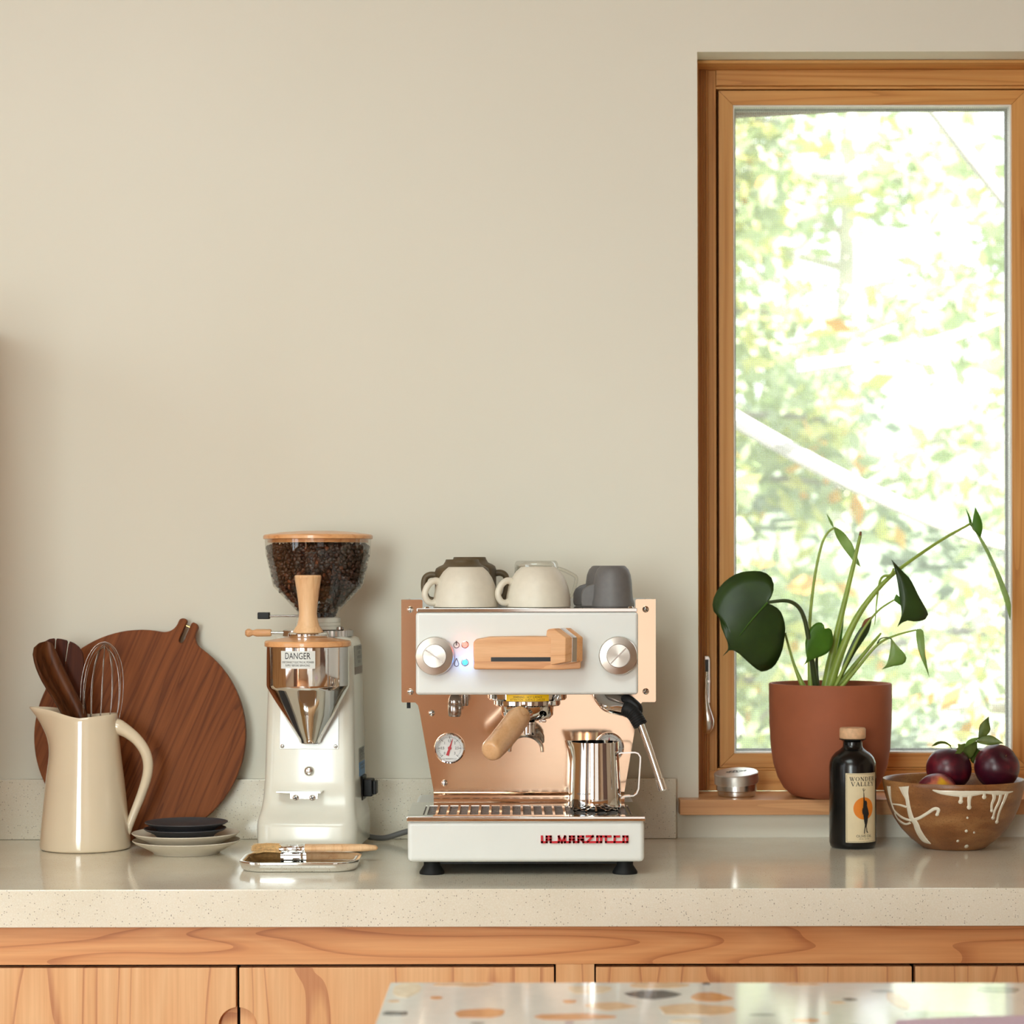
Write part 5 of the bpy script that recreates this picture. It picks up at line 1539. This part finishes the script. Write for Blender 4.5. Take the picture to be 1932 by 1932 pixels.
stem([(1556, 1308, 4.025), (1566, 1255, 4.025), (1578, 1200, 4.02), (1595, 1130, 4.02), (1612, 1060, 4.025), (1623, 1012, 4.03)], [9, 8.5, 6.5, 5, 4, 3])
stem([(1622.5, 1016, 4.03), (1624, 1004, 4.03)], [3.3, 2.0], 'dry_tip', 'dry_tip')
stem([(1562, 1308, 4.015), (1580, 1250, 4.01), (1602, 1195, 4.005), (1630, 1145, 4.0), (1672, 1096, 4.0), (1720, 1058, 4.01), (1780, 1018, 4.03), (1829, 991, 4.045)], [9, 8, 6.5, 5.5, 4.2, 3.2, 2.8, 2.4])
stem([(1530, 1308, 4.03), (1527, 1240, 4.035), (1528, 1170, 4.045), (1537, 1090, 4.05), (1550, 1030, 4.05), (1562, 1006, 4.05), (1574, 997, 4.05)], [6, 4, 3.2, 2.8, 2.5, 2.2, 2.0])
stem([(1540, 1306, 4.01), (1532, 1250, 4.0), (1525, 1205, 3.99), (1518, 1170, 3.985), (1506, 1146, 3.98), (1484, 1134.5, 3.975), (1447, 1137.5, 3.972)], [6, 5, 4.5, 4.2, 4, 3.6, 3], 'stem_dark')
stem([(1522, 1308, 4.02), (1512, 1290, 4.02), (1499, 1258, 4.025), (1489, 1225, 4.03), (1481, 1195, 4.03)], [6.5, 5, 2.8, 2.4, 2.2])
stem([(1570, 1308, 4.0), (1600, 1245, 3.995), (1625, 1195, 3.99), (1655, 1155, 3.99), (1687, 1133, 3.99)], [4, 3, 2.6, 2, 1.6])
stem([(1572, 1308, 4.015), (1605, 1265, 4.015), (1640, 1222, 4.015), (1662, 1196, 4.02)], [6, 4.5, 3.2, 1.8])
stem([(1578, 1308, 3.995), (1610, 1270, 3.99), (1655, 1218, 3.985), (1690, 1200, 3.985), (1728, 1190, 3.985)], [4.5, 3.2, 2.4, 1.9, 1.6])
stem([(1655, 1216, 3.985), (1660, 1207, 3.983), (1672, 1204, 3.982), (1682, 1207, 3.98)], [1.6, 1.3, 1.2, 1.2], 'stem_dark')
stem([(1650, 1180, 4.0), (1660, 1098, 4.0), (1680, 1086, 3.985), (1686, 1074, 3.98)], [0.6, 2.4, 2.4, 2.0])
stem([(1543, 1308, 4.04), (1540, 1270, 4.045), (1541, 1240, 4.045)], [5, 4, 2.5], 'stem_dark')
stem([(1560, 1308, 4.05), (1580, 1230, 4.055), (1600, 1195, 4.06)], [5, 3.5, 2.2], 'stem_dark')
# sheath beside the thick stem and a rolled young leaf with a dried end
leaf([(1562, 1300), (1572, 1240), (1584, 1190), (1592, 1150)], [(1580, 1280), (1585, 1230), (1591, 1180), (1592, 1150)], [(1571, 1290), (1579, 1235), (1588, 1185), (1592, 1150)], 4.03, 4.03, .006, 0, 'leaf_mid', 'sheath')
leaf([(1580, 1290), (1595, 1240), (1620, 1190), (1644, 1165)], [(1588, 1280), (1612, 1235), (1638, 1195), (1645, 1168)], [(1584, 1285), (1604, 1238), (1630, 1192), (1645, 1166)], 4.0, 3.99, .012, 0, 'leaf_dark', 'rolled_leaf')
leaf([(1624, 1186), (1630, 1172), (1640, 1166), (1646, 1164)], [(1628, 1184), (1636, 1176), (1644, 1170), (1646, 1164)], [(1626, 1185), (1633, 1174), (1642, 1168), (1646, 1164)], 3.992, 3.988, .003, 0, 'dry_tip', 'dried_end')
# the large heart-shaped leaf
big = leaf([(1449, 1137), (1459, 1118), (1458, 1095), (1443, 1081), (1420, 1078), (1390, 1083), (1362, 1103), (1346, 1130), (1345, 1152), (1356, 1162), (1361, 1185), (1370, 1205), (1376, 1216), (1377, 1226), (1364, 1238)],
     [(1448, 1139), (1462, 1145), (1473, 1155), (1480, 1175), (1481, 1195), (1475, 1230), (1460, 1258), (1440, 1268), (1428, 1264), (1408, 1247), (1388, 1228), (1381, 1225), (1376, 1226), (1370, 1230), (1364, 1238)],
     [(1447, 1138), (1430, 1157), (1412, 1178), (1395, 1200), (1380, 1220), (1364, 1238)], 3.972, 3.955, .016, .004, 'leaf_dark', n=26)
stem([(1448, 1137.5, 3.971), (1430, 1157, 3.967), (1412, 1178, 3.962), (1395, 1200, 3.958)], [2.0, 1.6, 1.1, .6], 'leaf_mid', 'midrib')
leaf([(1556, 1187), (1553, 1178), (1544, 1175), (1533, 1181), (1524, 1195), (1519, 1213), (1520, 1233), (1522, 1245), (1516, 1256)], [(1557, 1187), (1564, 1186), (1570, 1193), (1571, 1213), (1564, 1230), (1552, 1238), (1538, 1243), (1526, 1249), (1516, 1256)],
     [(1556, 1187), (1546, 1205), (1535, 1225), (1525, 1243), (1516, 1256)], 3.992, 3.975, .010, .002, 'leaf_mid', n=18)
leaf([(1682, 1057), (1688, 1075), (1694, 1105), (1698, 1135), (1701, 1157), (1699, 1168), (1693, 1184)], [(1682, 1057), (1700, 1076), (1718, 1095), (1733, 1125), (1751, 1159), (1744, 1171), (1726, 1174), (1712, 1172), (1702, 1176), (1693, 1184)],
     [(1683, 1060), (1696, 1085), (1706, 1115), (1711, 1145), (1706, 1165), (1693, 1184)], 3.985, 3.97, .014, .003, 'leaf_dark', n=18)
leaf([(1681, 1205), (1680, 1222), (1676, 1243), (1672, 1255), (1664, 1264)], [(1682, 1206), (1693, 1220), (1706, 1234), (1710, 1246), (1702, 1255), (1684, 1258), (1664, 1264)], [(1681, 1206), (1688, 1225), (1688, 1243), (1678, 1255), (1664, 1264)], 3.98, 3.975, .008, .002, 'leaf_pale', n=14)
leaf([(1728, 1190), (1729, 1210), (1734, 1233), (1743, 1255), (1753, 1279)], [(1730, 1188), (1741, 1190), (1744, 1212), (1746, 1240), (1753, 1279)], [(1729, 1189), (1736, 1210), (1740, 1238), (1753, 1279)], 3.985, 3.98, .010, .001, 'leaf_pale')
leaf([(1573, 998), (1580, 1018), (1596, 1042), (1610, 1060), (1624, 1071)], [(1575, 995), (1590, 1004), (1606, 1024), (1615, 1045), (1624, 1071)], [(1574, 996), (1586, 1014), (1601, 1034), (1613, 1054), (1624, 1071)], 4.05, 4.06, .008, .002, 'leaf_pale')
leaf([(1573, 997), (1566, 988), (1559, 969)], [(1573, 996), (1570, 985), (1559, 969)], [(1573, 997), (1568, 987), (1559, 969)], 4.05, 4.05, .002, 0, 'leaf_pale', n=7)
leaf([(1829, 991), (1827, 978), (1822, 960)], [(1836, 1000), (1832, 980), (1822, 960)], [(1832, 995), (1829, 978), (1822, 960)], 4.045, 4.05, .003, 0, 'leaf_mid', n=8)
leaf([(1834, 1000), (1835, 985), (1840, 958)], [(1850, 1016), (1854, 1000), (1851, 980), (1840, 958)], [(1842, 1008), (1845, 990), (1840, 958)], 4.045, 4.04, .006, 0, 'leaf_mid', n=10)
leaf([(1830, 988), (1848, 1020), (1868, 1060), (1885, 1105), (1906, 1172)], [(1834, 988), (1856, 1022), (1880, 1070), (1898, 1112), (1907, 1140), (1906, 1172)], [(1832, 988), (1852, 1021), (1874, 1065), (1893, 1110), (1906, 1172)], 4.045, 4.05, .006, .001, 'leaf_pale')
leaf([(1686, 1134), (1688, 1128), (1691, 1122)], [(1702, 1146), (1703, 1134), (1691, 1122)], [(1694, 1140), (1696, 1131), (1691, 1122)], 3.99, 3.99, .003, 0, 'leaf_mid', n=7)

# ================================================================== olive oil bottle
YL = 3.886
bo_ = thing('oil_bottle', (XA(1608, YL), YL, ZC + .0003), 'matte black olive oil bottle with a wooden stopper and cream label', 'bottle')
k_ = YL / F
zz = lambda py: (1597.5 - py) * k_
Rl = 44 * k_
MB().lathe([(0, 0), (39 * k_, 0), (42 * k_, zz(1595)), (44 * k_, zz(1588)), (44 * k_, zz(1446)), (43 * k_, zz(1437)), (39.5 * k_, zz(1428)), (33 * k_, zz(1420)), (24 * k_, zz(1413.5)), (19 * k_, zz(1409)), (18 * k_, zz(1404)), (18 * k_, zz(1399)), (21 * k_, zz(1396)), (25 * k_, zz(1394.8)), (25.3 * k_, zz(1393.6)), (24 * k_, zz(1392.8)), (0, zz(1392.8))], 56).build('glass_body', M['bottle'], bo_, smooth=40)
MB().lathe([(0, zz(1392.6)), (23.5 * k_, zz(1392.6)), (24.6 * k_, zz(1390)), (24.6 * k_, zz(1375)), (23 * k_, zz(1372.4)), (0, zz(1372))], 40).build('stopper', M['cork'], bo_, smooth=40)
ca = R(18.2); hwid = R(43.6) * Rl


def onb(off):
    return lambda x, z_: ((Rl + off) * math.sin(x / Rl + ca), -(Rl + off) * math.cos(x / Rl + ca), z_)


f0, f1, f2, f3 = onb(.0003), onb(.0005), onb(.0007), onb(.0009)
lz0, lz1 = zz(1584.5), zz(1455)
Hh = lz1 - lz0
lab = MB(); nn = 18
for k in range(nn):
    a, b_ = -hwid + 2 * hwid * k / nn, -hwid + 2 * hwid * (k + 1) / nn
    lab.add([f0(a, lz0), f0(b_, lz0), f0(b_, lz1), f0(a, lz1)], [(0, 1, 2, 3)])
lab = lab.build('label', M['label_paper'], bo_)


def lp(u, v_): return ((u - .5) * 2 * hwid, lz1 - v_ * Hh)        # label coordinates 0..1, v downwards


sun_ = MB(); cxl, czl = lp(.525, .508)
rs_ = .31 * hwid * 2
for k in range(5): disc(sun_, cxl, czl, rs_ * (k + 1) / 5, f1, 40, rs_ * k / 5 if k else rs_ * .01)
sun_.build('label_sun', M['label_orange'], lab, smooth=0)
ink = MB()
for (u0, v0, u1, v1) in ((.035, .015, .965, .015), (.035, .985, .965, .985), (.035, .015, .035, .985), (.965, .015, .965, .985)):
    for k in range(8):
        a, b_ = lp(u0 + (u1 - u0) * k / 8, v0 + (v1 - v0) * k / 8), lp(u0 + (u1 - u0) * (k + 1) / 8, v0 + (v1 - v0) * (k + 1) / 8)
        bar(ink, *a, *b_, .00035, f1)
# serif capitals drawn from thick and thin strokes
SER = {'W': (1.25, [(.08, 1, .40, 0, .20), (.40, 0, .62, 1, .06), (.55, 1, .85, 0, .20), (.85, 0, 1.15, 1, .06), (-.04, .97, .30, .97, .06), (.42, .97, .74, .97, .06), (1.02, .97, 1.28, .97, .06)]),
       'O': (1.05, 'O'), 'D': (1.0, [(.2, 0, .2, 1, .20), (.0, .97, .5, .97, .06), (.0, .03, .5, .03, .06), (.5, .97, .78, .8, .10), (.78, .8, .86, .5, .18), (.86, .5, .78, .2, .18), (.78, .2, .5, .03, .10)]),
       'N': (1.05, [(.18, 0, .18, 1, .06), (.15, 1, .88, 0, .20), (.88, 0, .88, 1, .06), (.0, .03, .34, .03, .06), (.7, .97, 1.04, .97, .06), (.0, .97, .2, .97, .06)]),
       'E': (.85, [(.2, 0, .2, 1, .20), (.0, .97, .75, .97, .06), (.0, .03, .8, .03, .06), (.2, .52, .55, .52, .06), (.75, .97, .75, .75, .06), (.8, .03, .8, .28, .06), (.55, .4, .55, .64, .06)]),
       'R': (1.0, [(.2, 0, .2, 1, .20), (.0, .97, .5, .97, .06), (.0, .03, .4, .03, .06), (.5, .97, .72, .88, .1), (.74, .9, .74, .6, .18), (.72, .62, .5, .5, .1), (.2, .5, .5, .5, .06), (.5, .5, .82, .03, .20), (.8, .03, 1.0, .03, .06)]),
       'V': (1.0, [(.12, 1, .5, 0, .20), (.5, 0, .88, 1, .06), (-.04, .97, .34, .97, .06), (.7, .97, 1.04, .97, .06)]),
       'A': (1.0, [(.12, 0, .5, 1, .06), (.5, 1, .88, 0, .20), (.26, .33, .7, .33, .06), (-.04, .03, .3, .03, .06), (.68, .03, 1.04, .03, .06)]),
       'L': (.85, [(.2, 0, .2, 1, .20), (.0, .97, .42, .97, .06), (.0, .03, .8, .03, .06), (.8, .03, .8, .32, .06)]),
       'Y': (.98, [(.1, 1, .5, .48, .20), (.5, .48, .88, 1, .06), (.5, 0, .5, .5, .20), (-.04, .97, .32, .97, .06), (.7, .97, 1.02, .97, .06), (.3, .03, .7, .03, .06)])}


def serif(txt, h, u, v_):
    gap = .16; tot = sum(SER[c][0] for c in txt) + gap * (len(txt) - 1)
    cx_, cz_ = lp(u, v_); x = cx_ - tot * h / 2
    for c in txt:
        w_, st_ = SER[c]
        if st_ == 'O':
            n_ = 20; po = []; pi_ = []
            for k in range(n_):
                a = 2 * PI * k / n_
                po.append(f1(x + (.52 + .50 * math.cos(a)) * h, cz_ + (.5 * math.sin(a)) * h)); pi_.append(f1(x + (.52 + .32 * math.cos(a)) * h, cz_ + (.45 * math.sin(a)) * h))
            ink.add(po + pi_, [(k, (k + 1) % n_, (k + 1) % n_ + n_, k + n_) for k in range(n_)])
        else:
            for a in st_: bar(ink, x + a[0] * h, cz_ + (a[1] - .5) * h, x + a[2] * h, cz_ + (a[3] - .5) * h, a[4] * h * (1.25 if a[4] < .1 else 1), f1)
        x += (w_ + gap) * h


serif('WONDER', .0066, .51, .082)
serif('VALLEY', .0066, .51, .155)
add_text(ink, 'OLIVE OIL', .0056, *lp(.53, .908), f1, 1.12)
add_text(ink, '375 ML - 12.7 OZ', .0023, *lp(.53, .948), f1, 1.1)
# standing figure with a raised sprig, in front of the sun
fig = [(.495, .285), (.515, .285), (.522, .36), (.535, .40), (.548, .395), (.56, .393), (.585, .40), (.598, .415), (.605, .44), (.602, .465), (.615, .49), (.635, .52), (.655, .56), (.668, .60), (.655, .61), (.642, .585), (.645, .60), (.635, .63), (.628, .66), (.618, .70), (.60, .735), (.585, .765), (.60, .80), (.605, .83), (.64, .862), (.612, .862), (.585, .845), (.575, .80), (.568, .77), (.545, .80), (.535, .84), (.53, .868), (.505, .872), (.51, .84), (.525, .79), (.535, .745), (.515, .70), (.50, .65), (.49, .60), (.475, .585), (.455, .59), (.47, .57), (.445, .555), (.468, .545), (.44, .53), (.47, .525), (.45, .505), (.48, .505), (.485, .48), (.492, .42), (.494, .36)]
f4 = onb(.0016)
ink.add([f4(*lp(a, b_)) for a, b_ in fig], [tuple(range(len(fig)))])
for a in ((.505, .285, .505, .235, .0007), (.505, .262, .545, .238, .0007), (.505, .255, .475, .232, .0007), (.505, .24, .515, .212, .0006), (.545, .238, .565, .228, .0006), (.475, .235, .485, .215, .0006)):
    bar(ink, *lp(a[0], a[1]), *lp(a[2], a[3]), a[4], f2)
tag(ink.build('label_print', M['ink'], lab, smooth=0), 'printed words WONDER VALLEY and OLIVE OIL with a standing figure')

# ================================================================== bowl of plums
YBO = 3.88
bx = XA(1798, YBO)
bw = thing('stoneware_bowl', (bx, YBO, ZC + .0003), 'brown speckled stoneware bowl with white glaze drips holding plums', 'bowl')
k_ = YBO / F
bz = lambda py: (1602 - py) * k_
bprof = [(57, 1602), (60, 1600), (80, 1585), (98, 1566), (112, 1545), (122, 1522), (128.5, 1500), (132, 1482), (133, 1475)]
op = [(r * k_, bz(y)) for r, y in bprof]
MB().lathe([(0, .002), (50 * k_, .002), (52 * k_, 0)] + op + [(131.5 * k_, bz(1472.5)), (128.5 * k_, bz(1473.5))] + [((r - 6) * k_, bz(y) + .003) for r, y in reversed(bprof[2:-1])] + [(40 * k_, bz(1590)), (0, bz(1592))], 72).build('shell', M['bowl'], bw, smooth=50)


def bowl_r(z_):
    for (r0, z0), (r1, z1) in zip(op, op[1:]):
        if z0 <= z_ <= z1: return r0 + (r1 - r0) * (z_ - z0) / max(1e-9, z1 - z0)
    return op[-1][0] if z_ > op[-1][1] else op[0][0]


def on_bowl(px, py, off):
    """the point of the bowl's outside that shows at this place"""
    z_ = bz(py - 8 * (1 - abs(px - 1798) / 133) * (1 if py < 1560 else .6)); r = bowl_r(z_) + off
    x = max(-.985, min(.985, (px - 1798) * k_ / r)); a = math.asin(x)
    return Vector((r * math.sin(a), -r * math.cos(a), z_))


def drip(pts, wid, end=0.0):
    q = smooth_path([(a, b_, 0) for a, b_ in pts], 5); ws = lerp_list(wid, len(q)); mb = MB()
    for i in range(len(q) - 1):
        quad = []
        for j in (i, i + 1):
            d = (q[min(j + 1, len(q) - 1)] - q[max(j - 1, 0)]).normalized(); nrm = Vector((-d.y, d.x, 0))
            quad.append((q[j], nrm * ws[j]))
        (p0, n0), (p1, n1) = quad
        for s0, s1, h0, h1 in ((-1, -.5, .0001, .0012), (-.5, .5, .0012, .0012), (.5, 1, .0012, .0001)):
            mb.add([on_bowl(*(p0 + n0 * s0).xy, h0), on_bowl(*(p0 + n0 * s1).xy, h1), on_bowl(*(p1 + n1 * s1).xy, h1), on_bowl(*(p1 + n1 * s0).xy, h0)], [(0, 1, 2, 3)])
    if end:
        p = q[-1]; n_ = 14
        ring_ = [on_bowl(p.x + end * math.cos(2 * PI * k / n_), p.y + end * math.sin(2 * PI * k / n_), .0001) for k in range(n_)]
        mid_ = [on_bowl(p.x + end * .55 * math.cos(2 * PI * k / n_), p.y + end * .55 * math.sin(2 * PI * k / n_), .0018) for k in range(n_)]
        mb.add(ring_ + mid_, [(k, (k + 1) % n_, (k + 1) % n_ + n_, k + n_) for k in range(n_)] + [tuple(range(n_, 2 * n_))])
    return mb.build('glaze_drip', M['glaze_white'], bw, smooth=60)


zx = lambda a, b_: (1650 + a / 6.85, 1340 + b_ / 6.85)
drip([zx(600, 1010), zx(700, 1040), zx(850, 1060), zx(1000, 1075), zx(1130, 1060), zx(1260, 1045), zx(1420, 1050), zx(1560, 1045), zx(1650, 1032)], [1, 3.5, 5.2, 6, 4.5, 2.5, 4.5, 2.5, .8])
drip([zx(940, 1070), zx(945, 1120), zx(942, 1170)], [4.5, 3, 3], 4.4)
drip([zx(1060, 1075), zx(1048, 1140), zx(1050, 1200), zx(1052, 1245)], [5, 3.6, 3, 3], 4.4)
drip([zx(1240, 1040), zx(1240, 1105)], [3, 3], 4.2)
drip([zx(1370, 1055), zx(1375, 1120), zx(1350, 1200), zx(1355, 1280)], [4.5, 3.5, 2.6, 2.6], 3.4)
drip([zx(1470, 1055), zx(1450, 1160), zx(1400, 1270), zx(1382, 1375)], [3.5, 3, 2.4, 2.4], 3.6)
drip([zx(1560, 1040), zx(1520, 1150), zx(1465, 1290), zx(1445, 1430)], [4, 3, 2.4, 2.4], 3.8)
drip([zx(285, 970), zx(300, 1050), zx(325, 1130), zx(350, 1250), zx(390, 1380), zx(440, 1450), zx(500, 1570), zx(580, 1680), zx(655, 1730)], [8, 5, 3, 3, 3.6, 4, 4.5, 4.5, .8])
drip([zx(400, 1415), zx(470, 1380), zx(560, 1310), zx(630, 1255), zx(680, 1265), zx(670, 1330)], [3.5, 3, 3, 3.2, 3, 2.8], 3.2)
drip([zx(135, 985), zx(150, 1080), zx(175, 1190), zx(220, 1310), zx(300, 1390), zx(390, 1420)], [3, 2.2, 1.6, 1.6, 2, 2.5])
drip([zx(185, 1220), zx(260, 1220), zx(325, 1240)], [1.2, 2, 2.2])
drip([zx(225, 1340), zx(270, 1430), zx(340, 1480), zx(390, 1450)], [1, 1.6, 2.2, 2.2])
for a, b_, e in ((1040, 1540, 3.0), (1145, 1560, 2.2), (955, 1680, 2.6), (1085, 1760, 4.0), (1035, 1385, 2.2)):
    drip([zx(a, b_ - 18), zx(a + 6, b_)], [e * .5, e * .7], e)

ico = bmesh.new(); bmesh.ops.create_uvsphere(ico, u_segments=40, v_segments=24, radius=1.0)
sv = [v_.co.copy() for v_ in ico.verts]; sf = [tuple(v_.index for v_ in f_.verts) for f_ in ico.faces]; ico.free()


def plum(c, r, axis, label, mat='plum', sq=.97):
    """fruit with a suture crease and a stem dimple along +z, then turned to axis"""
    Rm = Vector((0, 0, 1)).rotation_difference(Vector(axis).normalized()).to_matrix().to_4x4()
    vs = []
    for v_ in sv:
        rad = 1.0
        pol = math.acos(max(-1, min(1, v_.z)))
        rad -= .17 * math.exp(-(pol / .34) ** 2)
        az = math.atan2(v_.y, v_.x)
        rad -= .045 * math.exp(-((az - .6) / .22) ** 2) * math.sin(pol) ** 1.0
        vs.append(Rm @ Vector((v_.x * rad, v_.y * rad, v_.z * rad * sq)) * r)
    t_ = thing('plum', c, label, 'plum', group='plums in the stoneware bowl')
    MB().add(vs, sf).build('fruit', M[mat], t_, smooth=80)
    return t_, Rm


pa, Ra = plum(P(1789.5, 1451.5, 3.885), .0372, (.10, .15, 1), 'dark purple plum with a leafy sprig, left at the back of the bowl')
pb, Rb_ = plum(P(1880, 1448, 3.878), .0374, (.34, -.72, .62), 'dark purple plum with its stem hollow facing out, at the right of the bowl')
plum(P(1767, 1497, 3.838), .0335, (-.2, .5, 1), 'red and yellow plum low at the front left of the bowl', 'plum_yellow')
plum(P(1853, 1521, 3.850), .0350, (.3, .2, 1), 'dark plum mostly hidden, deep in the bowl under the right-hand plum')
sd = Rb_ @ Vector((0, 0, .0305))
MB().tube([sd * .97, sd * 1.05 + Vector((.0006, 0, .0012))], [.0014, .0009], 8).build('stem', M['twig'], pb)
# sprig on the left plum
sg = pa
ctr = P(1789.5, 1451.5, 3.885)


def spart(mb, name, mat, **k): return mb.build(name, M[mat], sg, world=True, **k)


spart(MB().tube(smooth_path([P(1797, 1421, 3.885), P(1806, 1414, 3.88), P(1822, 1407, 3.875), P(1844, 1397, 3.872)], 4), .0010, 8), 'twig', 'twig')
spart(MB().tube([P(1796, 1420, 3.885), P(1794.5, 1413, 3.88), P(1791, 1408, 3.878)], .0006, 7), 'leaf_stalk', 'twig')
lf = dict(mat='fruit_leaf', parent=sg, n=10)
leaf([(1794, 1408), (1784, 1401), (1775, 1399.5), (1765, 1402), (1757.5, 1409)], [(1793, 1410), (1783, 1405), (1772, 1405), (1765, 1408), (1757.5, 1409)], [(1794, 1409), (1784, 1403), (1773, 1402), (1765, 1405), (1757.5, 1409)], 3.878, 3.865, .010, .001, **lf)
leaf([(1845, 1397), (1846, 1382), (1848, 1370), (1855, 1362), (1865, 1353.5)], [(1847, 1397), (1860, 1390), (1868, 1379), (1866, 1366), (1865, 1353.5)], [(1846, 1396), (1853, 1383), (1858, 1370), (1865, 1353.5)], 3.872, 3.866, .012, .001, **lf)
leaf([(1843, 1399), (1852, 1391), (1866, 1388.5), (1879, 1394), (1892, 1404)], [(1841, 1402), (1855, 1406), (1868, 1407.5), (1880, 1406), (1892, 1404)], [(1842, 1400), (1856, 1399), (1868, 1400), (1880, 1402), (1892, 1404)], 3.872, 3.86, .014, .001, **lf)
leaf([(1846, 1393), (1836, 1394), (1828, 1397), (1822, 1403), (1818, 1412)], [(1845, 1396), (1836, 1403), (1828, 1408), (1822, 1411), (1818, 1412)], [(1845, 1395), (1834, 1399), (1826, 1403), (1818, 1412)], 3.87, 3.862, .010, .001, 'leaf_pale', 'leaf', sg, 9)
leaf([(1820, 1404), (1812, 1406), (1806, 1404), (1807, 1412), (1801, 1424)], [(1822, 1406), (1820, 1413), (1814, 1422), (1808, 1425), (1801, 1424)], [(1821, 1405), (1815, 1411), (1809, 1417), (1801, 1424)], 3.866, 3.86, .006, .001, **lf)
leaf([(1842, 1400), (1828, 1404), (1817, 1414), (1814, 1424), (1824, 1434)], [(1842, 1402), (1842, 1414), (1838, 1424), (1832, 1432), (1824, 1434)], [(1842, 1401), (1832, 1412), (1827, 1422), (1824, 1434)], 3.882, 3.895, .008, .001, **lf)
leaf([(1842, 1401), (1834, 1414), (1830, 1428), (1831, 1438), (1838, 1443)], [(1843, 1402), (1844, 1416), (1852, 1418), (1848, 1430), (1838, 1443)], [(1842, 1402), (1840, 1415), (1840, 1430), (1838, 1443)], 3.890, 3.91, .008, .001, **lf)
